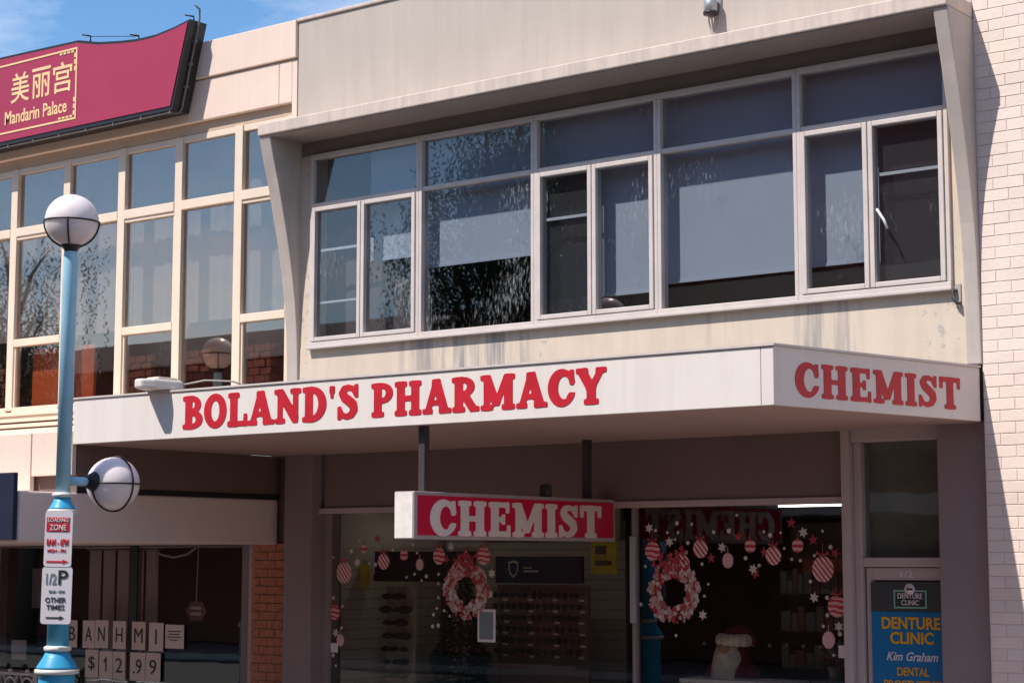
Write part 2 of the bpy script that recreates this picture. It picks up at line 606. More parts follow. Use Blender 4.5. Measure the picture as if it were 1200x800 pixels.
def glyph(ch):
    """returns (width, function of X,Y)"""
    B, U = _box, _un
    sf = lambda X, Y, cx, top, hx=.19: B(X, Y, cx, .945 if top else .055, hx, .055)
    if ch == 'I': return .44, lambda X, Y: U(B(X, Y, .22, .5, .125, .5), sf(X, Y, .22, 1, .21), sf(X, Y, .22, 0, .21))
    if ch == 'H': return .98, lambda X, Y: U(B(X, Y, .23, .5, .12, .5), B(X, Y, .75, .5, .12, .5), B(X, Y, .5, .5, .2, .06),
        sf(X, Y, .23, 1, .2), sf(X, Y, .23, 0, .2), sf(X, Y, .75, 1, .2), sf(X, Y, .75, 0, .2))
    if ch == 'E': return .80, lambda X, Y: U(B(X, Y, .23, .5, .12, .5), B(X, Y, .37, .94, .34, .06), B(X, Y, .39, .06, .36, .06),
        B(X, Y, .4, .5, .14, .055), B(X, Y, .68, .86, .045, .15), B(X, Y, .72, .15, .045, .16), B(X, Y, .53, .5, .045, .14))
    if ch == 'C':
        def f(X, Y):
            r = _ring(X, Y, (.44, .5, .42, .52), (.52, .5, .22, .37))
            r = np.maximum(r, -B(X, Y, .85, .5, .32, .17))
            return U(r, B(X, Y, .765, .79, .05, .2), B(X, Y, .72, .24, .07, .07, .9))
        return .86, f
    if ch == 'M': return 1.16, lambda X, Y: U(B(X, Y, .21, .5, .085, .5), B(X, Y, .93, .5, .12, .5), _seg(X, Y, .22, .93, .53, .14, .11),
        _seg(X, Y, .53, .14, .86, .93, .075), sf(X, Y, .16, 1, .15), sf(X, Y, .21, 0, .19), sf(X, Y, .98, 1, .15), sf(X, Y, .93, 0, .2))
    if ch == 'S':
        def f(X, Y):
            P = [(.64, .74, .05), (.57, .88, .06), (.4, .935, .065), (.25, .885, .09), (.19, .76, .11), (.27, .63, .12), (.42, .53, .125), (.56, .42, .125),
                 (.60, .27, .11), (.52, .13, .09), (.36, .065, .065), (.19, .11, .06), (.1, .27, .05)]
            ds = []
            for (a, b) in zip(P, P[1:]):
                d = Vector((b[0]-a[0], b[1]-a[1]))
                l2 = d.length_squared
                h = np.clip(((X-a[0])*d.x + (Y-a[1])*d.y)/l2, 0, 1)
                ds.append(np.hypot(X-a[0]-h*d.x, Y-a[1]-h*d.y) - (a[2]*(1-h)+b[2]*h))
            r = ds[0]
            for e in ds[1:]: r = np.minimum(r, e)
            return U(r, B(X, Y, .68, .82, .045, .18), B(X, Y, .08, .18, .045, .18))
        return .78, f
    if ch == 'T': return .86, lambda X, Y: U(B(X, Y, .43, .5, .125, .5), B(X, Y, .43, .935, .4, .065), B(X, Y, .075, .82, .05, .17),
        B(X, Y, .785, .82, .05, .17), sf(X, Y, .43, 0, .22))
    if ch == 'B':
        return .82, lambda X, Y: np.maximum(U(B(X, Y, .24, .5, .12, .5), np.maximum(_ring(X, Y, (.38, .74, .33, .26), (.36, .74, .15, .15)), .28-X),
            np.maximum(_ring(X, Y, (.40, .27, .38, .27), (.38, .265, .18, .15)), .28-X), sf(X, Y, .22, 1, .2), sf(X, Y, .22, 0, .2)), -9)
    if ch == 'O': return .88, lambda X, Y: _ring(X, Y, (.44, .5, .43, .52), (.44, .5, .19, .37))
    if ch == 'L': return .76, lambda X, Y: U(B(X, Y, .24, .5, .12, .5), B(X, Y, .4, .06, .36, .06), B(X, Y, .70, .17, .05, .17), sf(X, Y, .24, 1, .2), sf(X, Y, .2, 0, .18))
    if ch == 'A': return .96, lambda X, Y: U(_seg(X, Y, .16, .03, .46, .97, .075), _seg(X, Y, .46, .97, .76, .03, .125), B(X, Y, .44, .31, .2, .055),
        sf(X, Y, .16, 0, .16), sf(X, Y, .78, 0, .2), B(X, Y, .46, .93, .12, .07))
    if ch == 'N': return .98, lambda X, Y: U(B(X, Y, .2, .5, .075, .5), B(X, Y, .78, .5, .075, .5), _seg(X, Y, .2, .93, .78, .08, .12),
        sf(X, Y, .14, 1, .14), sf(X, Y, .2, 0, .17), sf(X, Y, .78, 1, .18))
    if ch == 'D': return .90, lambda X, Y: U(B(X, Y, .24, .5, .12, .5), np.maximum(_ring(X, Y, (.36, .5, .50, .51), (.34, .5, .27, .38)), .28-X), sf(X, Y, .2, 1, .18), sf(X, Y, .2, 0, .18))
    if ch == 'P': return .80, lambda X, Y: U(B(X, Y, .24, .5, .12, .5), np.maximum(_ring(X, Y, (.40, .71, .37, .29), (.38, .71, .18, .17)), .28-X), sf(X, Y, .2, 1, .18), sf(X, Y, .24, 0, .21))
    if ch == 'R': return .94, lambda X, Y: U(B(X, Y, .24, .5, .12, .5), np.maximum(_ring(X, Y, (.40, .73, .36, .27), (.38, .73, .17, .15)), .28-X),
        _seg(X, Y, .44, .48, .74, .05, .11), sf(X, Y, .2, 1, .18), sf(X, Y, .24, 0, .2), B(X, Y, .80, .055, .13, .055))
    if ch == 'Y': return .92, lambda X, Y: U(B(X, Y, .46, .25, .12, .25), _seg(X, Y, .16, .95, .46, .42, .12), _seg(X, Y, .76, .95, .46, .42, .075),
        sf(X, Y, .17, 1, .17), sf(X, Y, .77, 1, .15), sf(X, Y, .46, 0, .21))
    if ch == "'": return .26, lambda X, Y: U(B(X, Y, .13, .9, .075, .09), B(X, Y, .125, .79, .035, .13))
    return .4, None

def contours(F, x0, y0, h):
    """marching squares on grid F (rows = y); loops of points where F crosses 0, inside = negative"""
    ny, nx = F.shape
    seg = {}
    def pt(a, b):
        (i, j), (k, l) = a, b
        fa, fb = F[j, i], F[l, k]
        t = fa/(fa-fb)
        return (x0 + h*(i + t*(k-i)), y0 + h*(j + t*(l-j)))
    inside = F < 0
    C = inside[:-1, :-1]*1 + inside[:-1, 1:]*2 + inside[1:, 1:]*4 + inside[1:, :-1]*8
    key = {}
    nxt = {}
    T = {1: [(3, 0)], 2: [(0, 1)], 3: [(3, 1)], 4: [(1, 2)], 5: [(3, 2), (1, 0)], 6: [(0, 2)], 7: [(3, 2)], 8: [(2, 3)], 9: [(2, 0)], 10: [(0, 3), (2, 1)],
         11: [(2, 1)], 12: [(1, 3)], 13: [(1, 0)], 14: [(0, 3)]}
    for j, i in zip(*np.nonzero((C > 0) & (C < 15))):
        i, j = int(i), int(j)
        E = [((i, j), (i+1, j)), ((i+1, j), (i+1, j+1)), ((i, j+1), (i+1, j+1)), ((i, j), (i, j+1))]
        for (a, b) in T[int(C[j, i])]:
            nxt[E[a]] = E[b]
    loops = []
    while nxt:
        s, e = nxt.popitem()
        loop = [pt(*s)]
        while e != s:
            loop.append(pt(*e))
            if e not in nxt: break
            e = nxt.pop(e)
        if len(loop) > 8:
            loops.append(loop)
    return loops

def simplify(loop, tol):
    out = [loop[0]]
    last = 0
    n = len(loop)
    i = 1
    while i < n:
        ok = True
        if i - last >= 2:
            a, b = Vector(loop[last]), Vector(loop[i])
            d = b-a
            for k in range(last+1, i):
                p = Vector(loop[k]) - a
                if d.length < 1e-6 or abs(d.x*p.y - d.y*p.x)/d.length > tol:
                    ok = False
                    break
        if not ok:
            out.append(loop[i-1])
            last = i-1
        i += 1
    return out

_dg = None
def curve_mesh(name, loops, depth, mat):
    cu = bpy.data.curves.new(name, 'CURVE')
    cu.dimensions = '2D'
    cu.fill_mode = 'BOTH'
    cu.extrude = depth/2
    for lp in loops:
        sp = cu.splines.new('POLY')
        sp.points.add(len(lp)-1)
        for p, q in zip(sp.points, lp):
            p.co = (q[0], q[1], 0, 1)
        sp.use_cyclic_u = True
    o = bpy.data.objects.new(name, cu)
    COL.objects.link(o)
    me = bpy.data.meshes.new_from_object(o.evaluated_get(bpy.context.evaluated_depsgraph_get()))
    bpy.data.objects.remove(o)
    bpy.data.curves.remove(cu)
    me.name = name
    me.materials.clear()
    me.materials.append(mat)
    return me

_gc = {}
def glyph_mesh(ch, mat, depth, grow=0.0):
    k = (ch, mat.name, depth, grow)
    if k not in _gc:
        w, f = glyph(ch)
        h = 1/72
        nx, ny = int((w+.3)/h), int(1.3/h)
        X, Y = np.meshgrid(-.15 + h*np.arange(nx), -.15 + h*np.arange(ny))
        lp = [simplify(l, .0022) for l in contours(f(X, Y) - grow, -.15, -.15, h)]
        _gc[k] = (w, curve_mesh('letter', lp, depth, mat))
    return _gc[k]

def slab_word(text, parent, p0, xdir, length, height, mat, normal, depth=.02, grow=0.0, gap=.07, off=0.0):
    """letters as separate parts; p0 = lower left corner in the world, xdir = reading direction"""
    xdir, normal = Vector(xdir).normalized(), Vector(normal).normalized()
    ws = [glyph(c)[0] for c in text]
    tot = sum(ws) + gap*(len(text)-1)
    sx = length/tot
    rot = Matrix((xdir, Vector((0, 0, 1)), normal)).transposed().to_euler()
    x = 0
    for c, w in zip(text, ws):
        _, me = glyph_mesh(c, mat, depth, grow)
        inst('letter', me, parent, Vector(p0) + xdir*(x*sx) + normal*(off + depth/2), rot, (sx, height, 1))
        x += w + gap

_tc = {}
def text_mesh(text, mat, depth=.004, offset=0.0, shear=0.0, spacing=1.0):
    k = (text, mat.name, depth, offset, shear, spacing)
    if k not in _tc:
        cu = bpy.data.curves.new('text', 'FONT')
        cu.body = text
        cu.size = 1
        cu.extrude = depth/2
        cu.offset = offset
        cu.shear = shear
        cu.space_character = spacing
        cu.resolution_u = 3
        o = bpy.data.objects.new('text', cu)
        COL.objects.link(o)
        me = bpy.data.meshes.new_from_object(o.evaluated_get(bpy.context.evaluated_depsgraph_get()))
        bpy.data.objects.remove(o)
        bpy.data.curves.remove(cu)
        n = len(me.vertices)
        co = np.zeros(n*3)
        me.vertices.foreach_get('co', co)
        co = co.reshape(-1, 3)
        lo, hi = co.min(0), co.max(0)
        co[:, 0] = (co[:, 0]-lo[0])/(hi[0]-lo[0])
        co[:, 1] = (co[:, 1]-lo[1])/(hi[1]-lo[1])
        me.vertices.foreach_set('co', co.ravel())
        me.materials.clear()
        me.materials.append(mat)
        me.update()
        _tc[k] = me
    return _tc[k]

def text_part(text, parent, p0, w, h, mat, xdir=(1, 0, 0), normal=(0, -1, 0), name='lettering', depth=.004, **kw):
    """flat printed text filling a w x h rectangle whose lower left corner is p0"""
    me = text_mesh(text, mat, depth, **kw)
    rot = Matrix((Vector(xdir).normalized(), Vector((0, 0, 1)), Vector(normal).normalized())).transposed().to_euler()
    return inst(name, me, parent, Vector(p0) + Vector(normal).normalized()*(depth/2 + .0005), rot, (w, h, 1))

# ================================================================== SETTING
o = obj('ground', MB().box(-400, 400, -400, 400, -.45, -.16), M['earth'], kind='structure')
o = obj('road', MB().box(-120, 120, -17.2, -4.25, -.155, -.13), M['asphalt'], kind='structure')
o = obj('footpath', MB().box(-120, 120, -4.1, .3, -.15, 0), M['paving'], kind='structure')
o = obj('kerb', MB().box(-120, 120, -4.25, -4.1, -.155, .004), M['kerb'], kind='structure', bevel=.02)
o = obj('far_footpath', MB().box(-120, 120, -21.5, -17.35, -.15, 0), M['paving'], kind='structure')
o = obj('far_kerb', MB().box(-120, 120, -17.35, -17.2, -.155, .004), M['kerb'], kind='structure', bevel=.02)
mb = MB()
for k in range(-20, 20):
    mb.box(k*6, k*6+3, -10.8, -10.68, -.128, -.124)
obj('road_marking', mb, M['line'], kind='structure')

# ================================================================== PHARMACY BUILDING
ph = thing('pharmacy_building', 'two-storey rendered pharmacy building with projecting ledge and wide upper windows', 'building', (-9.4, 0, 0))
obj('spandrel_wall', MB().box(-13.0, -5.95, 0, .22, 3.5, 4.33), M['cream'], ph)
obj('parapet', MB().box(-13.07, -5.83, .0, .3, 6.53, 7.665), M['parapet'], ph, bevel=.012)
obj('parapet_coping', MB().box(-13.08, -5.83, -.02, .32, 7.665, 7.70), M['ledge'], ph, bevel=.008)
obj('ledge', MB().box(-13.15, -5.83, -.48, -.001, 6.41, 6.53), M['ledge'], ph, bevel=.01)
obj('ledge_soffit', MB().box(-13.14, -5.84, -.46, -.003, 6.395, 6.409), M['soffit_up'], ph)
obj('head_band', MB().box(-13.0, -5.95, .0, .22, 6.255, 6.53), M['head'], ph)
obj('reveal', MB().box(-13.0, -12.85, .004, .22, 4.33, 6.255), M['cream'], ph)
obj('reveal', MB().box(-6.05, -5.95, .004, .22, 4.33, 6.255), M['cream'], ph)
PROF = [(-.462, 6.408), (-.40, 6.18), (-.345, 6.0), (-.285, 5.78), (-.225, 5.55), (-.165, 5.3), (-.115, 5.05), (-.075, 4.8), (-.045, 4.5), (-.03, 4.2), (-.02, 3.72)]
for (x0, x1) in ((-13.15, -13.0), (-5.95, -5.83)):
    poly = [(x0, y, z) for (y, z) in PROF] + [(x0, .25, 3.72), (x0, .25, 6.408)]
    obj('fin', MB().prism(poly, (x0, 0, 0), (x1, 0, 0)), M['fin'], ph, bevel=.01)

# upper windows: five bays between mullion centres
BAYS = [(-12.85, -11.43, 'C', ('clear', 'clear')), (-11.43, -10.065, 'F', None), (-10.065, -8.735, 'C', ('screen', 'blind')),
        (-8.735, -7.375, 'F', None), (-7.375, -6.05, 'C', ('blind', 'screen'))]
ZB, ZT, ZM = 4.33, 6.255, 5.74
def window_bay(x0, x1, kind, i):
    f = MB()
    h = .036
    f.box(x0, x0+h, -.03, .08, ZB+.04, ZT-.05)
    f.box(x1-h, x1, -.03, .08, ZB+.04, ZT-.05)
    f.box(x0, x1, -.035, .085, ZT-.05, ZT)
    f.box(x0, x1, -.04, .085, ZB, ZB+.04)
    f.box(x0+h, x1-h, -.02, .075, ZM-.022, ZM+.022)
    w = obj('window', f, M['wframe'], ph, bevel=.006)
    obj('pane', MB().box(x0+h, x1-h, .02, .026, ZM+.022, ZT-.05), M['glass_up'], w)
    if kind == 'F':
        obj('pane', MB().box(x0+h, x1-h, .02, .026, ZB+.04, ZM-.022), M['glass_up'], w)
    else:
        xm = (x0+x1)/2 - .02
        for s, (a, b) in enumerate(((x0+h, xm), (xm, x1-h))):
            c = MB()
            t = .042
            a, b = a+.004, b-.004
            c.box(a, a+t, -.045, .05, ZB+.046, ZM-.026)
            c.box(b-t, b, -.045, .05, ZB+.046, ZM-.026)
            c.box(a+t, b-t, -.045, .05, ZM-.026-t, ZM-.026)
            c.box(a+t, b-t, -.045, .05, ZB+.046, ZB+.046+t)
            obj('casement', c, M['wframe'], w, bevel=.006)
            obj('pane', MB().box(a+t, b-t, .0, .006, ZB+.046+t, ZM-.026-t), M['glass_up'], w)
            k = BAYS[i][3][s]
            if k == 'screen' or (i == 0 and s == 0):
                obj('screen_bar', MB().box(a+t, b-t, .02, .04, 5.275, 5.30), M['bar'], w)
            if i == 0 and s == 0:
                obj('screen_bar', MB().box(a+t, b-t, .02, .04, 4.755, 4.775), M['bar'], w)
            if k == 'screen':
                obj('fly_screen', MB().box(a+t, b-t, .055, .058, ZB+.046+t, ZM-.026-t), M['screen'], w)
    # latch
    if i == 4:
        obj('latch', MB().tube([(-6.655, -.05, 4.99), (-6.64, -.08, 4.99), (-6.58, -.085, 4.90), (-6.555, -.08, 4.83)], .011, 6), M['bar'], w)
    return w
for i, (x0, x1, k, _) in enumerate(BAYS):
    window_bay(x0, x1, k, i)
obj('sill', MB().box(-12.86, -6.04, -.06, -.004, 4.30, 4.33), M['wframe'], ph, bevel=.006)
rm = MB()
rm.box(-12.98, -5.96, .225, 4.5, 3.9, 4.0)
rm.box(-12.98, -5.96, .3, 4.5, 6.6, 6.7)
rm.box(-12.98, -5.96, 4.5, 4.6, 3.9, 6.7)
rm.box(-13.08, -12.98, .25, 4.6, 3.9, 6.7)
rm.box(-5.96, -5.86, .25, 4.6, 3.9, 6.7)
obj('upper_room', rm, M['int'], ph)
for (x0, x1, zb, lab, y, m) in (
        (-12.20, -11.50, 5.16, 'short pale blind behind the second casement from the left fin', .15, 'blind'),
        (-11.50, -10.13, 5.03, 'half-drawn pale blue blind behind the leftmost big fixed pane', .15, 'blind'),
        (-10.13, -9.48, 4.42, 'dim blind behind the dark screened casement in the middle', .15, 'blind'),
        (-9.48, -8.80, 4.58, 'blue-grey blind behind the narrow casement left of the biggest blind', .15, 'blind'),
        (-8.80, -7.44, 4.635, 'widest blue-grey roller blind behind the big fixed pane', .15, 'blind'),
        (-7.44, -6.79, 4.645, 'blue-grey blind behind the casement beside the rightmost casement', .15, 'blind'),
        (-6.79, -6.08, 4.61, 'dim blind behind the screened casement by the right fin', .15, 'blind')):
    y += .0005*(int(round(x0*100)) % 2)
    b = thing('roller_blind', lab, 'blind', ((x0+x1)/2, y, zb), 'blinds in the upper pharmacy windows')
    obj('cloth', MB().box(x0, x1, y, y+.004, zb, 6.24), M[m], b)
    obj('bottom_rail', MB().box(x0, x1, y-.008, y+.012, zb-.025, zb-.0005), M[m], b)
    obj('roller', MB().tube([(x0, y+.105, 6.28), (x1, y+.105, 6.28)], .03, 10), M[m], b)

def curtain(label, x0, x1, y, z0, z1, mat, grp):
    t = thing('curtain', label, 'curtain', ((x0+x1)/2, y, z0), grp)
    mb = MB()
    n = int((x1-x0)/.025)
    ph0 = random.uniform(0, 6)
    row = [(x0 + (x1-x0)*i/n, y + .007*math.sin(ph0 + i*.9) + .006*math.sin(i*.37+ph0)) for i in range(n+1)]
    mb.add([(x, yy, z0) for x, yy in row] + [(x, yy, z1) for x, yy in row], [(i, i+1, n+2+i, n+1+i) for i in range(n)], 0, True)
    obj('cloth', mb, mat, t)
    obj('rail', MB().tube([(x0, y+.03, z1+.01), (x1, y+.03, z1+.01)], .012, 6), M['bar'], t)
curtain('dull grey curtain behind the leftmost casement and transom beside the left fin', -12.97, -11.52, .26, 4.36, 6.22, M['sheer_dim'], 'curtains in the upper windows')  # added cloth greys the pane in place of reflected cloud
# broken bracket on the wall and flood light on the parapet
t = thing('wall_bracket', 'small rusty bracket on the cream wall beside the right fin', 'bracket', (-6.01, 0, 4.2))
obj('back_plate', MB().box(-6.03, -5.985, -.012, -.001, 4.17, 4.35), M['pipe'], t, bevel=.003)
obj('hook', MB().tube([(-6.02, -.012, 4.3), (-6.03, -.05, 4.29), (-6.03, -.055, 4.23), (-6.0, -.05, 4.19), (-5.99, -.012, 4.2)], .012, 6), M['rod'], t)
t = thing('flood_light', 'small flood light with a dangling wire loop on the parapet', 'light', (-8.16, 0, 6.95))
obj('mounting_plate', MB().box(-8.22, -8.08, -.02, -.001, 6.86, 7.02), M['galv'], t, bevel=.004)
obj('lamp_head', MB().lathe([(.02, .0), (.055, -.015), (.06, -.14), (.045, -.15)], (-8.14, -.09, 7.0), 16), M['galv'], t)
obj('lamp_rim', MB().lathe([(.062, -.012), (.064, 0), (.064, .012), (.05, .013)], (-8.14, -.09, 6.845), 16), M['black'], t)
obj('wire', MB().tube([(-8.20, -.03, 6.9), (-8.19, -.04, 6.8), (-8.165, -.045, 6.70), (-8.13, -.045, 6.665), (-8.10, -.045, 6.70), (-8.085, -.04, 6.8), (-8.09, -.03, 6.9)], .009, 6), M['pipe'], t)

# ---- ground floor
YG = .30
obj('bulkhead', MB().box(-12.92, -7.16, YG, YG+.15, 2.755, 3.3), M['bulk'], ph)
obj('bulkhead_trim', MB().box(-13.0, -7.16, YG-.02, YG+.16, 2.70, 2.754), M['mauve'], ph, bevel=.006)
obj('lintel', MB().box(-13.7, -5.84, .225, .295, 3.306, 3.62), M['bulk'], ph)
obj('left_pier', MB().box(-13.36, -12.98, .18, .6, 0, 3.3), M['pier'], ph, bevel=.008)
obj('right_pier', MB().box(-6.27, -5.835, .10, .6, 0, 3.3), M['pier'], ph, bevel=.008)
f = MB()
f.box(-12.98, -12.90, .34, .44, .45, 2.70)
f.box(-7.21, -7.17, .34, .44, .45, 2.70)
f.box(-12.90, -7.21, .34, .44, .38, .45)
f.box(-9.29, -9.25, .36, .43, .45, 2.70)
w = obj('shop_window', f, M['pier'], ph, bevel=.005)
for (a, b) in ((-12.9, -9.29), (-9.25, -7.21)):
    obj('pane', MB().box(a, b, .40, .408, .45, 2.70), M['glass_shop'], w)
obj('glazing_strip', MB().box(-9.30, -9.24, .345, .358, 1.7, 2.45), M['galv'], w)  # pale strip stands in for the lamp post's reflection in the glass
obj('stall_riser', MB().box(-12.98, -7.17, .32, .46, 0, .379), M['bulk'], ph)
# door with transom
d = MB()
d.box(-7.165, -7.085, .22, .5, 0, 3.3)
d.box(-7.085, -6.28, .24, .48, 3.185, 3.3)
d.box(-7.085, -7.015, .28, .44, 0, 3.185)
d.box(-7.015, -6.28, .28, .44, 2.19, 2.265)
dr = obj('door_frame', d, M['mauve'], ph, bevel=.008)
obj('pane', MB().box(-7.015, -6.28, .35, .356, 2.265, 3.185), M['glass_door'], dr)
d = MB()
d.box(-7.0, -6.94, .31, .37, .02, 2.185)
d.box(-6.94, -6.28, .31, .37, 2.085, 2.185)
d.box(-6.94, -6.28, .31, .37, .02, .3)
dl = obj('door', d, M['mauve'], ph, bevel=.006)
obj('pane', MB().box(-6.94, -6.28, .335, .341, .3, 2.085), M['glass_door'], dl)
text_part('1/2', dl, (-6.70, .309, 2.11), .11, .05, M['signwhite'], offset=.01, name='house_number')
# shop interior
it = MB()
it.box(-13.0, -7.1, .47, 5.2, -.02, .03)
it.box(-13.0, -7.1, .455, 5.2, 2.77, 2.87)
it.box(-13.12, -13.0, .605, 5.2, 0, 2.77)
it.box(-7.16, -7.08, .505, 5.2, 0, 2.77)
it.box(-13.0, -7.1, 5.1, 5.2, 0, 3.0)
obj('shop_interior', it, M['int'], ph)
obj('transom_film', MB().box(-7.013, -6.282, .42, .424, 2.268, 3.183), M['film'], dr)
st = MB()
st.box(-7.02, -5.9, 1.8, 1.9, 0, 3.3)
st.box(-7.02, -5.9, .485, 1.8, 3.22, 3.3)
st.box(-6.0, -5.9, .605, 1.8, 0, 3.22)
st.box(-7.06, -7.021, .505, 1.9, 0, 3.3)
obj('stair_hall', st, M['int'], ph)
bw = obj('slatwall_back', MB().box(-14.2, -10.6, 2.2, 2.25, 0.2, 2.65), M['slat_groove'], ph)
sl = MB().box(-1.15, 1.15, -.012, 0, -.0475, .0475).mesh('slat', M['slat'])
for k in range(24):
    inst('slat', sl, bw, (-11.75, 2.199, .3 + k*.1))
bw = obj('slatwall_side', MB().box(-12.998, -12.99, .62, 2.2, 0.1, 2.15), M['slat_groove'], ph)
sl = MB().box(0, .012, -.78, .78, -.0475, .0475).mesh('slat', M['slat'])
for k in range(20):
    inst('slat', sl, bw, (-12.989, 1.405, .2 + k*.1))
obj('side_lining', MB().box(-12.997, -12.98, .61, 2.2, 2.151, 2.765), M['lining'], ph)
obj('upper_lining', MB().box(-12.97, -10.6, 2.1, 2.16, 2.45, 2.768), M['lining'], ph)

# ---- awning
aw = thing('awning', 'white street awning lettered with the pharmacy name in red above the shop', 'awning', (-9.9, 0, 3.5))
ZA, ZAt = 3.285, 3.69
FL, FR, FB = Vector((-13.55, -2.35, 0)), Vector((-6.33, -2.30, 0)), Vector((-5.845, -.03, 0))
def slab(a, b, z0, z1, th, mb=None):
    mb = mb or MB()
    d = (b-a).normalized()
    n = Vector((-d.y, d.x, 0))*th
    mb.prism([a + Vector((0, 0, z0)), b + Vector((0, 0, z0)), b+n + Vector((0, 0, z0)), a+n + Vector((0, 0, z0))], (0, 0, z0), (0, 0, z1))
    return mb
obj('fascia_panel', slab(FL, FR + (FL-FR).normalized()*.10, ZA, ZAt, .03), M['fascia'], aw, bevel=.004)
obj('fascia_panel', slab(FR + (FL-FR).normalized()*.096, FR, ZA, ZAt, .031), M['fascia'], aw, bevel=.004)
obj('fascia_end', slab(FR, FB, ZA, ZAt, .03), M['fascia_end'], aw, bevel=.004)
obj('fascia_end', MB().box(-13.549, -13.52, -2.318, .35, ZA, ZAt), M['fascia'], aw, bevel=.004)
cp = MB()
fn = Vector((.0, -1, 0))
slab(FL + fn*.012, FR + Vector((.005, -.012, 0)), ZAt, ZAt+.016, .06, cp)
slab(FR + Vector((.012, -.012, 0)), FB + Vector((.012, 0, 0)), ZAt, ZAt+.016, .06, cp)
obj('edge_flashing', cp, M['wframe'], aw)
sf = [(-13.515, -2.315), (-6.36, -2.268), (-5.89, -.03), (-5.89, .09), (-6.28, .2), (-6.28, .345), (-13.515, .345)]
obj('soffit', MB().prism([(x, y, ZA+.0) for x, y in sf], (0, 0, 0), (0, 0, .02)), M['soffit'], aw)
obj('roof_sheet', MB().prism([(x, min(y, -.01), ZAt-.06) for x, y in sf], (0, 0, 0), (0, 0, .02)), M['galv'], aw)
nrm = Vector((FR.y-FL.y, -(FR.x-FL.x), 0)).normalized()
xd = (FR-FL).normalized()
def onf(x): return FL + xd*((x-FL.x)/xd.x)
slab_word("BOLAND'S", aw, onf(-12.11) + Vector((0, 0, 3.365)), xd, 2.03, .27, M['red'], nrm, .004, grow=.024, gap=.055)
slab_word('PHARMACY', aw, onf(-9.95) + Vector((0, 0, 3.37)), xd, 2.25, .255, M['red'], nrm, .004, grow=.024, gap=.055)
xe = (FB-FR).normalized()
ne = Vector((xe.y, -xe.x, 0))
slab_word('CHEMIST', aw, FR + xe*.215 + Vector((0, 0, 3.36)), xe, 1.86, .23, M['red'], ne, .004, grow=.012)
# small vent box riding on the awning edge
t = thing('vent_box', 'small white metal box overhanging the awning edge above the lettering', 'box', (-12.4, -2.35, 3.71))
obj('casing', MB().prism([(-12.57, -2.20, 3.712), (-12.56, -2.40, 3.712), (-12.50, -2.52, 3.712), (-12.45, -2.60, 3.712), (-12.36, -2.60, 3.712), (-12.30, -2.5, 3.712), (-12.26, -2.20, 3.712)],
    (0, 0, 0), (0, 0, .085)), M['fascia'], t, bevel=.02)
obj('cap', MB().box(-12.50, -12.34, -2.42, -2.20, 3.798, 3.825), M['ledge'], t, bevel=.01)
obj('cable', MB().tube([(-12.3, -2.2, 3.76), (-12.1, -2.1, 3.80), (-11.9, -1.95, 3.79), (-11.75, -1.8, 3.71)], .009, 6), M['pipe'], t)

# ---- hanging sign
hs = thing('hanging_sign', 'red light-box sign with cream lettering hung under the awning', 'sign', (-9.5, -1.1, 2.58))
HX0, HX1, HY0, HY1, HZ0, HZ1 = -9.61, -9.41, -2.43, .283, 2.405, 2.77
obj('case', MB().box(HX0, HX1, HY0, HY1, HZ0, HZ1), M['alu'], hs, bevel=.006)
obj('end_panel', MB().box(HX0+.008, HX1-.012, HY0-.006, HY0-.0005, HZ0+.008, HZ1-.008), M['signend'], hs)
obj('face_panel', MB().box(HX1+.0005, HX1+.006, HY0+.04, HY1-.03, HZ0+.03, HZ1-.03), M['redface'], hs)
slab_word('CHEMIST', hs, (HX1+.006, -2.25, 2.438), (0, 1, 0), 2.31, .265, M['letter_cream'], (1, 0, 0), .004, grow=.02, gap=.06)
for y in (-2.2, .0):
    obj('rod', MB().box(HX0+.07, HX0+.13, y-.03, y+.03, HZ1, 3.287), M['rod'], hs)
obj('transformer', MB().lathe([(.05, 0), (.055, .02), (.05, .1), (.02, .115)], (-9.5, -.62, HZ1), 12), M['rod'], hs)

# ---- door sign
ds = thing('door_sign', 'blue clinic sign with yellow lettering on the pharmacy side door', 'sign', (-6.62, .30, 1.0))
obj('lower_panel', MB().box(-6.955, -6.285, .297, .306, .55, 1.84), M['door_blue'], ds)
obj('upper_panel', MB().box(-6.955, -6.285, .296, .306, 1.842, 2.075), M['door_dark'], ds)
em = MB()
for (a, b, c, d_) in ((-6.755, -6.475, 1.868, 1.88), (-6.755, -6.475, 1.998, 2.01), (-6.755, -6.743, 1.88, 1.998), (-6.487, -6.475, 1.88, 1.998)):
    em.box(a, b, .290, .2955, c, d_)
obj('emblem_border', em, M['sign_green'], ds)
obj('emblem_field', MB().box(-6.742, -6.488, .292, .2955, 1.881, 1.997), M['signblack'], ds)
cm = MB().lathe([(.045, 0), (.045, .005)], (0, 0, 0), 20).mesh('emblem_disc', M['signwhite'])
inst('emblem_disc', cm, ds, (-6.615, .289, 2.018), (R(90), 0, 0))
obj('emblem_mark', MB().box(-6.64, -6.59, .281, .2835, 2.01, 2.026), M['signblack'], ds)
text_part('DENTURE', ds, (-6.72, .292, 1.943), .21, .043, M['signwhite'], offset=.01)
text_part('CLINIC', ds, (-6.69, .292, 1.893), .15, .04, M['signwhite'], offset=.01)
text_part('DENTURE', ds, (-6.865, .297, 1.705), .50, .095, M['sign_yellow'], offset=.03)
text_part('CLINIC', ds, (-6.795, .297, 1.59), .37, .095, M['sign_yellow'], offset=.03)
text_part('Kim Graham', ds, (-6.83, .297, 1.46), .44, .07, M['signwhite'], offset=.015, shear=.35)
text_part('DENTAL', ds, (-6.74, .297, 1.345), .27, .065, M['sign_yellow'], offset=.02)
text_part('PROSTHETIST', ds, (-6.855, .297, 1.245), .49, .065, M['sign_yellow'], offset=.02)
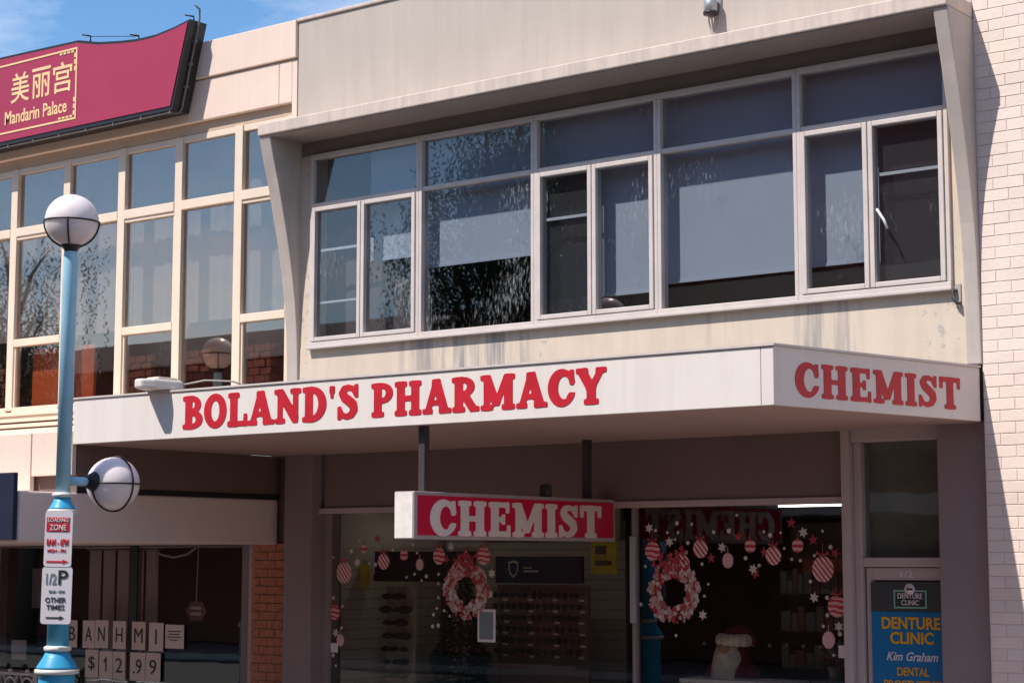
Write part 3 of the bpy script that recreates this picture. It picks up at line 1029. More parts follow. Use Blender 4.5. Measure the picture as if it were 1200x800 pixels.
text_part('CALL 03 84', ds, (-6.80, .297, 1.145), .38, .065, M['sign_yellow'], offset=.02)

# ================================================================== SHOP DISPLAY
t = thing('header_sign', 'long black header board on the slatwall behind the left bauble garland', 'sign', (-12.2, 1.0, 2.2))
obj('board', MB().box(-12.87, -11.58, 1.0, 1.04, 2.03, 2.33), M['navy'], t, bevel=.004)
obj('lower_strip', MB().box(-12.87, -11.58, .985, .999, 2.03, 2.10), M['black'], t)
t = thing('header_sign', 'black eyewear header board with a shield emblem behind the left wreath', 'sign', (-11.25, 1.6, 2.15))
obj('board', MB().box(-11.78, -10.71, 1.6, 1.64, 2.015, 2.28), M['navy'], t, bevel=.004)
sh = MB()
pts = [(0, .085), (.06, .07), (.06, -.01), (.035, -.06), (0, -.085), (-.035, -.06), (-.06, -.01), (-.06, .07)]
n8 = len(pts)
vo = [(-11.55+x, 1.598, 2.155+z) for x, z in pts]
vi = [(-11.55+x*.78, 1.598, 2.155+z*.78) for x, z in pts]
sh.add(vo+vi, [(i, (i+1) % n8, n8+(i+1) % n8, n8+i) for i in range(n8)])
obj('shield_emblem', sh, M['slat'], t)
obj('caption_line', MB().box(-11.42, -11.32, 1.596, 1.599, 2.16, 2.172).box(-11.42, -11.24, 1.596, 1.599, 2.125, 2.14), M['slat'], t)
t = thing('eyewear_rack', 'tan eyewear rack full of sunglasses under the shield header', 'display rack', (-11.22, 1.6, 1.6))
obj('back_board', MB().box(-11.80, -10.68, 1.66, 1.70, .9, 2.0), M['pinkish'], t)
obj('shelf', MB().box(-11.80, -10.68, 1.45, 1.66, 1.2, 1.23), M['pinkish'], t, bevel=.005)
gl = MB()
for sx in (-1, 1):
    vs = [(sx*.036 + .034*math.cos(a)*(1.0 if math.cos(a)*sx > 0 else .9), 0, .026*math.sin(a)) for a in [2*math.pi*k/12 for k in range(12)]]
    gl.prism(vs, (0, 0, 0), (0, .006, 0))
gl.box(-.008, .008, 0, .005, .004, .012)
for sx in (-1, 1):
    gl.box(min(sx*.066, sx*.071), max(sx*.066, sx*.071), .0, .06, .004, .012)
glm = gl.mesh('sunglasses', M['black'])
tk = MB().box(-.03, .03, -.002, 0, -.011, .011).mesh('price_ticket', M['paper'])
for r_ in range(6):
    for c_ in range(7):
        x, z = -11.70 + c_*.155 + random.uniform(-.012, .012), 1.90 - r_*.11
        g = inst('sunglasses', glm, None, (x, 1.55 + random.uniform(-.02, .02), z), (random.uniform(-.1, .1), 0, random.uniform(-.25, .25)), (1.05, 1, random.uniform(1, 1.5)))
        tag(g, 'dark sunglasses on the eyewear rack, %s row from the top, %s from the left' % (('first', 'second', 'third', 'fourth', 'fifth', 'sixth')[r_], ('first', 'second', 'third', 'fourth', 'fifth', 'sixth', 'seventh')[c_]), 'sunglasses', 'sunglasses on the eyewear rack')
        if c_ % 2 == 0:
            inst('price_ticket', tk, t, (x+.06, 1.60, z-.048))
t = thing('bag_rack', 'dark rack of hanging goods left of the christmas tree', 'display rack', (-12.55, 1.0, 1.4))
obj('rail', MB().box(-12.76, -12.38, 1.06, 1.085, .1, 1.98), M['slat'], t)
for r_ in range(8):
    mb = MB()
    for q in range(3):
        x, z = -12.68+q*.11+random.uniform(-.03, .03), 1.88-r_*.13
        mb.ball((x, .98, z), random.uniform(.04, .075), 8, 6, 0, .55)
    obj('hanging_goods', mb, M['black'], t)

# christmas tree
ct = thing('christmas_tree', 'dark artificial christmas tree with tiny lights inside the left shop window', 'christmas tree', (-12.03, 1.35, 0))
obj('trunk', MB().tube([(-12.03, 1.35, .1), (-12.03, 1.35, 2.2)], [.04, .015], 8), M['bark'], ct)
mb = MB()
lights = MB()
for k in range(12000):
    z = .35 + 1.95*(1-math.sqrt(random.random()))
    rr = (.04 + .52*(2.32-z)/1.97)*(.45+.55*math.sqrt(random.random()))*(.85+.15*math.sin(z*16))
    a = random.uniform(0, 2*math.pi)
    p = Vector((-12.03 + rr*math.cos(a), 1.35 + rr*math.sin(a)*.75, z))
    d = Vector((math.cos(a), math.sin(a), random.uniform(-.5, .3))).normalized()*random.uniform(.04, .085)
    u = Vector((random.uniform(-1, 1), random.uniform(-1, 1), random.uniform(-1, 1))).normalized()*.012
    mb.add([p-u, p+u, p+d], [(0, 1, 2)])
    if k % 170 == 0:
        lights.ball(p + Vector((0, -.05, 0)), .009, 6, 4)
obj('needles', mb, M['tinsel'], ct)
obj('lights', lights, M['stk_white'], ct, kind='stuff')
obj('stand', MB().lathe([(.22, 0), (.2, .05), (.05, .08), (.04, .2)], (-12.03, 1.35, .03), 16), M['black'], ct)

# yellow poster, pegboard posts
t = thing('poster', 'yellow poster hanging inside beside the hanging sign', 'poster', (-10.45, 1.6, 2.28))
obj('sheet', MB().box(-10.60, -10.30, 1.6, 1.603, 2.11, 2.46), M['yellow'], t)
obj('print', MB().box(-10.55, -10.36, 1.596, 1.599, 2.19, 2.24).box(-10.55, -10.42, 1.596, 1.599, 2.30, 2.38), M['slat_groove'], t)
t = thing('poster', 'small yellow poster low behind the leftmost bauble sticker', 'poster', (-13.1, .9, 2.1))
obj('sheet', MB().box(-13.0, -12.85, .9, .903, 1.98, 2.2), M['yellow'], t)
# dark shelving at right with stock
t = thing('shelving', 'dark stocked shelving behind the right shop window', 'shelving', (-8.2, 2.6, 0))
obj('back_panel', MB().box(-9.1, -7.15, 2.85, 2.9, 0, 2.6), M['int'], t)
for z in (.5, .85, 1.2, 1.55, 1.9, 2.25):
    obj('shelf', MB().box(-9.1, -7.15, 2.5, 2.85, z, z+.025), M['int'], t)
ci = 0
for z in (.525, .875, 1.225, 1.575, 1.925):
    x = -9.05
    mbs = [MB(), MB(), MB()]
    while x < -7.25:
        w_ = random.uniform(.05, .12)
        mbs[ci % 3].box(x, x+w_-.012, 2.55, 2.75, z, z+random.uniform(.12, .24))
        ci += 1
        x += w_
    for q, key in enumerate(('int2', 'pinkish', 'notice')):
        obj('stock', mbs[q], M[key], t)
obj('title_board', MB().box(-8.75, -7.75, 2.44, 2.48, 2.13, 2.25), M['brickmaroon'], t)
t = thing('strip_light', 'fluorescent ceiling light at the top corner of the right shop window', 'light', (-8.3, 2.0, 2.85))
obj('batten', MB().box(-8.8, -8.0, 1.95, 2.07, 2.757, 2.7695), M['wht'], t)
obj('tube', MB().tube([(-8.75, 2.01, 2.744), (-8.05, 2.01, 2.744)], .012, 8), M['tube'], t)
for x_, y_, lab in ((-11.4, 1.25, 'fluorescent ceiling light above the eyewear rack'), (-12.4, 1.25, 'fluorescent ceiling light above the slatwall at left')):  # unseen tubes added to brighten the shop inside
    t = thing('strip_light', lab, 'light', (x_, y_, 2.85))
    obj('batten', MB().box(x_-.4, x_+.4, y_-.06, y_+.06, 2.735, 2.769), M['wht'], t)
    obj('tube', MB().tube([(x_-.36, y_, 2.728), (x_+.36, y_, 2.728)], .016, 8), M['tube'], t)
# santa
sa = thing('santa_figure', 'santa figure with big white beard and red hat behind the right window', 'figurine', (-8.62, 1.0, 0))
mb = MB()
mb.lathe([(.24, 0), (.26, .25), (.25, .55), (.23, .85), (.20, 1.1), (.16, 1.3), (.11, 1.4), (.105, 1.5), (.11, 1.55), (.06, 1.58)], (-8.62, 1.0, 0.0), 20)
obj('body', mb, M['santa_red'], sa)
mb = MB()
mb.tube([(-8.46, .98, 1.30), (-8.42, .90, 1.18), (-8.45, .82, 1.08)], [.075, .07, .06], 10)
mb.tube([(-8.80, .98, 1.30), (-8.86, .90, 1.15), (-8.82, .80, 1.05)], [.075, .07, .06], 10)
obj('sleeves', mb, M['santa_red'], sa)
mb = MB()
mb.lathe([(.02, .98), (.09, 1.03), (.145, 1.12), (.165, 1.22), (.155, 1.32), (.135, 1.42), (.11, 1.50)], (-8.67, .955, 0), 22)
mb.ball((-8.70, .86, 1.42), .045, 12, 8, 0, .6)
mb.ball((-8.63, .85, 1.42), .045, 12, 8, 0, .6)
obj('beard', mb, M['fur'], sa)
obj('face', MB().ball((-8.66, .875, 1.475), .06, 16, 10), M['skin'], sa)
mb = MB()
for k in range(14):
    a = 2*math.pi*k/14
    mb.ball((-8.62+.125*math.cos(a), .97+.11*math.sin(a), 1.55), .05, 10, 8, 0, 1.15)
obj('hat_brim', mb, M['fur'], sa)
obj('hat', MB().tube([(-8.62, .98, 1.56), (-8.60, .98, 1.60), (-8.56, .99, 1.625), (-8.50, 1.0, 1.61), (-8.44, 1.0, 1.53)], [.12, .095, .065, .045, .03], 14), M['santa_red'], sa)
# cot / white rail display, plant
t = thing('display_table', 'white-edged display table in front of the santa figure', 'table', (-8.4, .85, 0))
obj('table_top', MB().box(-8.98, -7.93, .62, 1.05, 1.19, 1.225), M['wht'], t, bevel=.008)
for (x, y) in ((-8.94, .66), (-7.97, .66), (-8.94, 1.01), (-7.97, 1.01)):
    obj('leg', MB().box(x-.02, x+.02, y-.02, y+.02, .03, 1.19), M['wht'], t)
obj('panel', MB().box(-8.92, -7.99, .655, .665, .8, 1.17), M['pinkish'], t)
t = thing('potted_plant', 'grey-leaved plant by the right edge of the right window', 'plant', (-7.65, .9, 1.2))
mb = MB()
for k in range(70):
    a, e = random.uniform(0, 6.28), random.uniform(-.2, 1.3)
    d = Vector((math.cos(a)*math.cos(e), math.sin(a)*math.cos(e), math.sin(e)))
    p = Vector((-7.6, .9, 1.4)) + d*random.uniform(.02, .09)
    u = d.cross(Vector((.3, .5, 1))).normalized()*.022
    mb.add([p, p+d*.05+u, p+d*.12, p+d*.05-u], [(0, 1, 2, 3)])
obj('leaves', mb, M['notice'], t)
obj('pot', MB().lathe([(.05, 0), (.07, .12), (.065, .12)], (-7.6, .9, 1.24), 14), M['int2'], t)
t = thing('plant_stand', 'dark stand under the grey-leaved plant in the right window', 'stand', (-7.6, .9, 0))
obj('top', MB().box(-7.75, -7.45, .78, 1.02, 1.21, 1.24), M['int'], t)
obj('post', MB().box(-7.63, -7.57, .87, .93, .03, 1.21), M['int'], t)
# row of little bulbs
t = thing('bulb_string', 'string of small white bulbs across the dark shelving', 'string lights', (-8.9, 2.3, 1.45))
obj('cord', MB().tube([(-9.9, 2.3, 1.47), (-8.95, 2.3, 1.455), (-8.3, 2.3, 1.47)], .004, 5), M['black'], t)
bl = MB().ball((0, 0, 0), .018, 8, 6).mesh('bulb', M['wht'])
for k in range(8):
    inst('bulb', bl, t, (-9.75+k*.18, 2.29, 1.445))

# notices on the glass
YS = .385
t = thing('notice', 'grey framed notice stuck to the left window under the wreath', 'notice', (-10.93, YS, 1.64))
obj('sheet', MB().box(-11.04, -10.83, YS+.004, YS+.010, 1.49, 1.79), M['wht'], t)
obj('print', MB().box(-11.015, -10.855, YS, YS+.0035, 1.515, 1.765), M['notice'], t)
t = tag(obj('notice', MB().box(-12.895, -12.80, YS, YS+.006, 1.34, 1.43), M['wht'], origin=(-12.85, YS, 1.38)), 'tiny white square notice at the left edge of the left window', 'notice')
t = tag(obj('notice', MB().box(-7.30, -7.225, YS, YS+.006, 1.46, 1.56), M['wht'], origin=(-7.26, YS, 1.5)), 'tiny white square notice at the right edge of the right window', 'notice')
t = tag(obj('notice', MB().box(-12.52, -12.42, 1.98, 1.985, 1.22, 1.36), M['wht'], origin=(-12.47, 1.98, 1.3)), 'small pale card hanging low on the slatwall left of the tree', 'notice')

# ---- window stickers
BAUBLES = [(-12.73, 2.12, 0.106, 'swirl'), (-12.47, 2.35, 0.044, 'band'), (-12.21, 2.23, 0.079, 'swirl'), (-11.95, 2.29, 0.053, 'band'), (-11.75, 2.20, 0.05, 'dots'),
 (-11.51, 2.28, 0.079, 'zig'), (-10.97, 2.28, 0.083, 'zig'), (-11.28, 2.14, 0.088, 'swirl'), (-12.85, 1.73, 0.072, 'zig'), (-12.77, 1.46, 0.053, 'dots'),
 (-9.09, 2.32, 0.084, 'zig'), (-8.80, 2.20, 0.097, 'swirl'), (-8.60, 2.34, 0.079, 'swirl'), (-8.33, 2.24, 0.057, 'dots'), (-8.11, 2.36, 0.057, 'band'),
 (-7.89, 2.28, 0.079, 'swirl'), (-7.66, 2.36, 0.057, 'band'), (-7.43, 2.17, 0.106, 'swirl'), (-7.31, 1.87, 0.088, 'zig'), (-7.39, 1.60, 0.062, 'dots')]
BL = ['big striped bauble sticker at the far left, hung with a bow and beads', 'small banded bauble sticker highest at the left of the left window',
 'striped bauble sticker over the left end of the long black header', 'small banded bauble sticker over the middle of the long black header',
 'small pale drop-shaped bauble sticker left of the first wreath', 'zigzag bauble sticker just left of the first wreath bow', 'zigzag bauble sticker just right of the first wreath bow',
 'striped bauble sticker on the upper left of the first wreath', 'zigzag bauble sticker low at the left edge of the left window', 'lowest small pale bauble sticker in the left window',
 'zigzag bauble sticker at the upper left of the second wreath', 'large striped bauble sticker on top of the second wreath', 'striped bauble sticker just right of the second wreath',
 'small pale drop-shaped bauble sticker right of the second wreath', 'small banded bauble sticker left of the middle of the right garland',
 'striped bauble sticker between the two small banded ones in the right window', 'small banded bauble sticker nearer the right end of the right garland',
 'large striped bauble sticker near the right window edge', 'zigzag bauble sticker touching the right window edge', 'lowest small pale bauble sticker in the right window']
for (x, z, r, k), lab in zip(BAUBLES, BL):
    t = thing('bauble_sticker', lab, 'sticker', (x, YS, z), 'christmas bauble stickers on the shop window')
    n = 22
    ring = [(x + r*.93*math.sin(2*math.pi*i/n), YS+.004, z + r*(1.0 if k != 'dots' else 1.12)*math.cos(2*math.pi*i/n)) for i in range(n)]
    obj('ball', MB().prism(ring, (0, 0, 0), (0, .002, 0)), M[k], t)
    b = MB()
    if k in ('swirl', 'zig'):
        for sgn in (-1, 1):
            p0 = (x, YS+.001, z + r*1.0)
            b.prism([p0, (x + sgn*r*.5, YS+.001, z + r*1.42), (x + sgn*r*.62, YS+.001, z + r*1.12)], (0, 0, 0), (0, .002, 0))
            b.prism([p0, (x + sgn*r*.18, YS+.0012, z + r*.72), (x + sgn*r*.36, YS+.0012, z + r*.78)], (0, 0, 0), (0, .002, 0))
    b.prism([(x-r*.13, YS+.0025, z+r*.96), (x+r*.13, YS+.0025, z+r*.96), (x+r*.11, YS+.0025, z+r*1.2), (x-r*.11, YS+.0025, z+r*1.2)], (0, 0, 0), (0, .002, 0))
    b.box(x-.003, x+.003, YS+.0035, YS+.005, z+r*1.15, z+r*2.0)
    obj('bow' if k != 'dots' else 'cap', b, M['stk_red' if k != 'dots' else 'stk_pink'], t, kind='stuff')
for wx, wz, lab in ((-11.18, 1.965, 'wreath sticker of red and white baubles in the left window'), (-8.88, 1.965, 'wreath sticker of red and white baubles in the right window')):
    t = thing('wreath_sticker', lab, 'sticker', (wx, YS, wz), 'wreath stickers on the shop window')
    mbs = [MB(), MB(), MB()]
    for k in range(360):
        a = random.uniform(0, 2*math.pi)
        rad = random.uniform(.55, 1.08)
        p = (wx + .245*rad*math.cos(a), wz + .245*rad*math.sin(a))
        s_ = random.uniform(.014, .034)
        n = 7
        y = YS + .008 - k*.00002
        ph0 = random.random()
        lp = [(p[0] + s_*math.cos(ph0+2*math.pi*i/n)*(1 if i % 2 else .7), y, p[1] + s_*math.sin(ph0+2*math.pi*i/n)*(1 if i % 2 else .7)) for i in range(n)]
        mbs[(1, 2, 0, 1, 0, 1, 1, 2, 0)[k % 9]].add(lp, [tuple(range(n))])
    for q, (nm, key) in enumerate((('red_pieces', 'stk_red'), ('pink_pieces', 'stk_pink'), ('white_pieces', 'stk_white'))):
        obj(nm, mbs[q], M[key], t, kind='stuff')
    b = MB()
    for k in range(34):
        p = (wx + random.gauss(-.02, .085), wz + random.gauss(.26, .05))
        s_ = random.uniform(.022, .042)
        y = YS + .0006 - k*.00002
        lp = [(p[0] + s_*math.cos(2*math.pi*i/6)*(1 if i % 2 else .45), y, p[1] + s_*math.sin(2*math.pi*i/6)*(1 if i % 2 else .45)) for i in range(6)]
        b.add(lp, [tuple(range(6))])
    obj('bow', b, M['stk_red'], t, kind='stuff')
SNOW = [(-9.13, 2.52), (-8.92, 2.40), (-8.39, 2.35), (-7.61, 2.47), (-8.09, 2.17), (-7.52, 1.94), (-8.59, 1.78), (-7.30, 1.71), (-11.37, 2.37), (-12.56, 2.22), (-10.88, 2.12), (-12.84, 1.53), (-10.90, 1.93)]
STAR = [(-8.23, 2.44), (-7.72, 2.55), (-7.52, 2.41), (-7.32, 2.30), (-8.50, 2.26), (-7.98, 2.31), (-8.07, 2.13), (-12.30, 2.45), (-11.43, 2.25)]
DOTS = [(-8.84, 2.56), (-8.69, 2.55), (-8.24, 2.62), (-8.32, 2.49), (-8.47, 2.48), (-8.94, 2.48), (-9.06, 2.50), (-7.92, 2.45), (-7.82, 2.47), (-7.43, 2.48), (-7.79, 2.34), (-7.64, 2.24), (-7.72, 2.25), (-7.36, 2.35), (-7.51, 2.28), (-7.55, 2.07), (-7.40, 1.94), (-7.44, 1.71), (-7.29, 1.65), (-7.35, 1.48), (-8.57, 1.94), (-8.53, 2.04), (-8.86, 1.60), (-8.59, 2.21), (-8.03, 2.20), (-8.16, 2.26), (-7.98, 2.48), (-8.90, 2.29), (-8.73, 2.39), (-8.75, 2.31), (-9.17, 2.19), (-9.22, 1.86), (-7.40, 1.80), (-8.83, 2.48), (-8.86, 2.42), (-12.53, 2.43), (-12.64, 2.33), (-12.88, 2.27), (-12.32, 2.20), (-12.40, 2.21), (-12.10, 2.34), (-11.79, 2.31), (-11.82, 2.11), (-11.67, 2.09), (-11.52, 2.11), (-11.73, 2.05), (-11.52, 1.89), (-11.54, 1.79), (-11.45, 1.77), (-11.58, 1.73), (-11.59, 1.62), (-11.52, 1.63), (-11.38, 1.72), (-12.75, 1.79), (-11.52, 2.02), (-11.84, 2.39), (-11.19, 2.31), (-11.92, 2.08), (-12.87, 1.31), (-12.83, 1.21), (-12.87, 1.87), (-12.76, 1.58)]
def star_mesh(name, n, r, inner, mat):
    lp = [((r if i % 2 == 0 else r*inner)*math.sin(math.pi*i/n), 0, (r if i % 2 == 0 else r*inner)*math.cos(math.pi*i/n)) for i in range(2*n)]
    return MB().prism(lp, (0, 0, 0), (0, .002, 0)).mesh(name, mat)
sm = star_mesh('snowflake_sticker', 6, .047, .5, M['stk_white'])
SNOWL = ['top left of the second wreath', 'right over the second wreath bow', 'between the second wreath and its drop bauble', 'highest at the right of the right window',
         'below the middle of the right garland', 'below the large striped bauble at the right', 'at the lower right of the second wreath', 'beside the lowest bauble at the right edge',
         'over the first wreath', 'right of the big bauble with the bow at far left', 'right of the first wreath', 'by the lowest bauble at the left edge', 'above the grey framed notice']
for (x, z), lab in zip(SNOW, SNOWL):
    tag(inst('snowflake_sticker', sm, None, (x, YS+.012, z), (0, random.uniform(-.3, .3), 0)), 'white six-pointed snowflake sticker ' + lab, 'sticker', 'snowflake stickers on the shop window')
sm = star_mesh('star_sticker', 5, .05, .38, M['stk_red'])
STARL = ['left of the small banded bauble in the right garland', 'highest in the right window', 'left of the large striped bauble at right', 'rightmost beside the large striped bauble',
         'beside the striped bauble right of the second wreath', 'touching the left of the middle striped bauble', 'lowest under the middle of the right garland',
         'at the top left of the left window', 'beside the zigzag bauble left of the first wreath']
for (x, z), lab in zip(STAR, STARL):
    tag(inst('star_sticker', sm, None, (x, YS+.0125, z), (0, random.uniform(-.5, .5), 0)), 'small red five-pointed star sticker ' + lab, 'sticker', 'red star stickers on the shop window')
sm = MB().prism([(.019*math.cos(2*math.pi*i/10), 0, .019*math.sin(2*math.pi*i/10)) for i in range(10)], (0, 0, 0), (0, .002, 0)).mesh('snow_dot', M['stk_white'])
for x, z in DOTS:
    s_ = random.uniform(.6, 1.1)
    tag(inst('snow_dot', sm, None, (x, YS+.0095, z), None, (s_, 1, s_)), 'tiny white round snow dot sticker on the shop window', 'sticker', 'snow dot stickers on the shop window')

# ================================================================== RIGHT BRICK BUILDING
bb = thing('brick_building', 'building of cream painted brickwork right of the pharmacy', 'building', (-5, 0, 0))
obj('wall', MB().box(-5.83, -2.0, .0, .4, 0, 9.5), M['mortarwhite'], bb)
C_, Lb = .0885, .245
bk = MB()
bw_, bh, bd = (Lb-.004)/2, (C_-.004)/2, .0035
e = .0033
v = [(-bw_, 0, -bh), (bw_, 0, -bh), (bw_, 0, bh), (-bw_, 0, bh), (-bw_, -bd+e, -bh), (bw_, -bd+e, -bh), (bw_, -bd+e, bh), (-bw_, -bd+e, bh),
     (-bw_+e, -bd, -bh+e), (bw_-e, -bd, -bh+e), (bw_-e, -bd, bh-e), (-bw_+e, -bd, bh-e)]
bk.add(v, [(4, 5, 9, 8), (5, 6, 10, 9), (6, 7, 11, 10), (7, 4, 8, 11), (8, 9, 10, 11), (0, 1, 5, 4), (1, 2, 6, 5), (2, 3, 7, 6), (3, 0, 4, 7)])
bme = bk.mesh('brick', M['brickwhite'])
hv = MB()
hv.add([(x*.5, y, z) for x, y, z in v], bk.f)
hme = hv.mesh('brick', M['brickwhite'])
cells = []
for r_ in range(int(9.4/C_)):
    x = -5.825
    z = C_*(r_+.5)
    if r_ % 2:
        cells.append((x + Lb/4, z, 1))
        x += Lb/2
    while x < -2.25:
        cells.append((x + Lb/2, z, 0))
        x += Lb
inview = [c for c in cells if c[0] < -5.25 and 1.2 < c[1] < 6.8]
inview.sort(key=lambda c: c[0])
near = set(inview[:296])
mb = MB()
for c in cells:
    y = -.001 + random.uniform(-.0012, .0008)
    if c in near:
        b = inst('brick', hme if c[2] else bme, bb, (c[0], y, c[1]), (random.uniform(-.005, .005), random.uniform(-.006, .006), random.uniform(-.003, .003)))
    else:
        mb.add([(c[0] + q[0]*(.5 if c[2] else 1), y + q[1], c[1] + q[2]) for q in v], bk.f)
obj('brickwork', mb, M['brickwhite'], bb, kind='stuff')

# ================================================================== LEFT RESTAURANT BUILDING
lb = thing('restaurant_building', 'cream building left of the pharmacy with a grid of tall windows', 'building', (-17, 0, 0))
WX = [-19.49, -18.56, -17.63, -16.705, -15.77, -14.865, -13.95, -13.20]
obj('parapet', MB().box(-20.5, -13.34, 0, .3, 6.85, 7.285), M['lcream'], lb, bevel=.008)
obj('parapet', MB().box(-13.335, -13.155, 0, .3, 6.85, 7.285), M['lcream'], lb, bevel=.008)
obj('parapet_cap', MB().box(-20.5, -13.085, -.025, .32, 7.30, 7.69), M['lcream'], lb, bevel=.008)
obj('groove', MB().box(-20.5, -13.155, .012, .3, 7.285, 7.30), M['lhead'], lb)
obj('end_wall', MB().box(-13.152, -13.085, 0.002, .3, 6.53, 7.284), M['lcream'], lb)
obj('header', MB().box(-20.5, -13.155, .06, .3, 6.73, 6.849), M['lhead'], lb, bevel=.006)
for i in range(len(WX)-1):
    x0, x1 = WX[i], WX[i+1]
    low = (i % 2 == 0)
    f = MB()
    m_ = .057
    f.box(x0-m_, x0+m_, .046 if i % 2 else .04, .16, 3.93, 6.73)
    if i == len(WX)-2:
        f.box(x1-.06, x1+.045, .045, .16, 3.93, 6.73)
        x1 += .0
    a, b = x0+m_, x1-m_
    f.box(a, b, .055, .15, 6.66, 6.73)
    f.box(a, b, .035, .15, 5.935, 6.035)
    f.box(a, b, .04, .15, 3.90, 3.965)
    if low:
        f.box(a, b, .04, .15, 4.66, 4.745)
        f.box(a, a+.025, .06, .14, 3.965, 4.66)
        f.box(a, b, .05, .145, 5.895, 5.935)
        f.box(b-.025, b, .06, .14, 4.745, 5.895)
    w = obj('window', f, M['lframe'], lb, bevel=.006)
    obj('pane', MB().box(a, b, .09, .096, 6.04, 6.66), M['glass_left'], w)
    if low:
        obj('pane', MB().box(a, b, .085, .091, 4.745, 5.935), M['glass_left'], w)
        obj('pane', MB().box(a, b, .085, .091, 3.965, 4.655), M['glass_left'], w)
    else:
        obj('pane', MB().box(a, b, .09, .096, 3.965, 5.935), M['glass_left'], w)
s = MB()
s.box(-20.5, -13.155, -.04, .2, 3.855, 3.90)
s.box(-20.5, -13.155, -.02, .2, 3.79, 3.853)
s.box(-20.5, -13.155, -.045, .2, 3.72, 3.765)
obj('sill', s, M['lframe'], lb, bevel=.006)
obj('lower_wall', MB().box(-20.5, -13.155, .0, .25, 3.312, 3.715), M['lcream'], lb)
obj('party_wall', MB().box(-13.70, -13.365, .33, .62, 2.30, 3.30), M['dark_brown'], lb)
rm = MB()
rm.box(-20.5, -13.16, .3, 5, 3.7, 3.8)
rm.box(-20.5, -13.16, .3, 5, 6.9, 7.0)
rm.box(-20.5, -13.16, 5, 5.1, 3.7, 7)
rm.box(-20.6, -20.5, .3, 5, 3.7, 7)
rm.box(-13.16, -13.10, .3, 5, 3.7, 7)
obj('upper_room', rm, M['int2'], lb)
mb = MB()
for x in (-19.6, -18.6, -17.55, -16.2, -15.35, -14.35):
    for r_ in range(8):
        for q in range(3):
            ofs = .085 if r_ % 2 else 0
            mb.box(x+q*.17+ofs, x+q*.17+.155+ofs, 0.46 + random.uniform(-.01, .01), .6, 3.84+r_*.082, 3.91+r_*.082)
obj('inner_brick_piers', mb, M['brickmaroon'], lb, kind='stuff')
for i in range(len(WX)-1):
    lab = ('outside the picture on the far left', 'behind the window beyond the left edge', 'behind the leftmost window in the picture', 'behind the window the lamp globe overlaps',
           'behind the window right of the lamp globe', 'behind the second window from the left fin', 'behind the restaurant window beside the left fin')[i]
    curtain('grey sheer curtain ' + lab, WX[i]-.12, WX[i+1]-.12, .35, 4.72 + .05*(i % 2), 6.72, M['sheer'], 'curtains in the restaurant windows')  # added cloth stands in for hazy cloud reflected by the panes
t = thing('orange_board', 'bright orange board standing inside the lower left windows', 'board', (-18.0, .8, 3.9))
obj('panel', MB().box(-17.44, -16.37, .22, .26, 3.83, 4.63), M['orange'], t, bevel=.005)
obj('strut', MB().box(-17.0, -16.95, .26, .32, 3.83, 4.5), M['pier'], t)

# restaurant sign with upswept end
sg = thing('restaurant_sign', 'crimson upswept restaurant sign with gold Chinese characters on the parapet', 'sign', (-16, -.4, 7))
top = [(-18.0, 7.99), (-17.55, 7.985), (-16.20, 7.955), (-15.85, 7.875), (-15.47, 7.825), (-15.2, 7.80), (-14.92, 7.80), (-14.65, 7.83), (-14.40, 7.875)]
# the board runs on to its mirrored end outside the picture
mir = [(-2*17.5 - x, z) for x, z in top[:1:-1]]
outer = mir[:] + [(-17.55, 7.985)] + top[2:] + [(-14.65, 6.94)] + [(-20.35, 6.94)]
yb = -.27
poly = [(x, yb+.01, z) for x, z in outer]
obj('board', MB().prism(poly, (0, 0, 0), (0, .24, 0)), M['black'], sg)
cx, cz = -17.5, 7.4
inner = [(x-.0 if False else cx + (x-cx)*.992, z-.03 if z > 7.5 else z+.045) for x, z in outer]
poly = [(x, yb, z) for x, z in inner]
obj('face', MB().prism(poly, (0, 0, 0), (0, .009, 0)), M['maroon'], sg)
fr = MB()
y0, y1 = yb-.006, yb-.001
bx0, bx1, bz0, bz1 = -18.84, -16.19, 7.065, 7.875
for (a, b, c, d_) in ((bx0, bx1, bz1-.02, bz1), (bx0, bx1, bz0, bz0+.02), (bx1-.022, bx1, bz0+.021, bz1-.021), (bx0, bx0+.022, bz0+.021, bz1-.021)):
    fr.box(a, b, y0, y1, c, d_)
for zz in (bz0+.03, bz1-.05):
    for (a, b) in ((bx1-.30, bx1-.05), (bx0+.05, bx0+.30)):
        for k in range(4):
            fr.box(a+k*.065, a+k*.065+.045, y0, y1, zz, zz+.022)
for zz in (bz0+.05, bz1-.26):
    for k in range(3):
        fr.box(bx1-.05, bx1-.026, y0, y1, zz+k*.075, zz+k*.075+.05)
obj('border', fr, M['gold'], sg)
for k, ch in enumerate('美丽宫'):
    text_part(ch, sg, (-17.34 + k*.37, yb, 7.40), .325, .345, M['gold'], offset=.008, name='character')
text_part('Mandarin Palace', sg, (-17.44, yb, 7.165), 1.09, .155, M['gold'], offset=.014)
cd = MB()
cd.tube([(-18.75, yb+.03, 6.92), (-14.72, yb+.03, 6.92), (-14.64, yb+.10, 6.92), (-14.62, yb+.12, 6.96), (-14.37, yb+.12, 7.90), (-14.35, yb+.10, 7.99), (-14.37, yb+.05, 8.03)], .011, 6)
for k in range(9):
    cd.box(-18.3+k*.45, -18.28+k*.45, yb+.012, yb+.05, 6.905, 6.939)
for q in (.25, .5, .75):
    x, z = -14.62+.25*q, 6.96+.94*q
    cd.box(x-.05, x+.02, yb+.10, yb+.135, z-.012, z+.012)
obj('conduit', cd, M['pipe_dark'], sg)
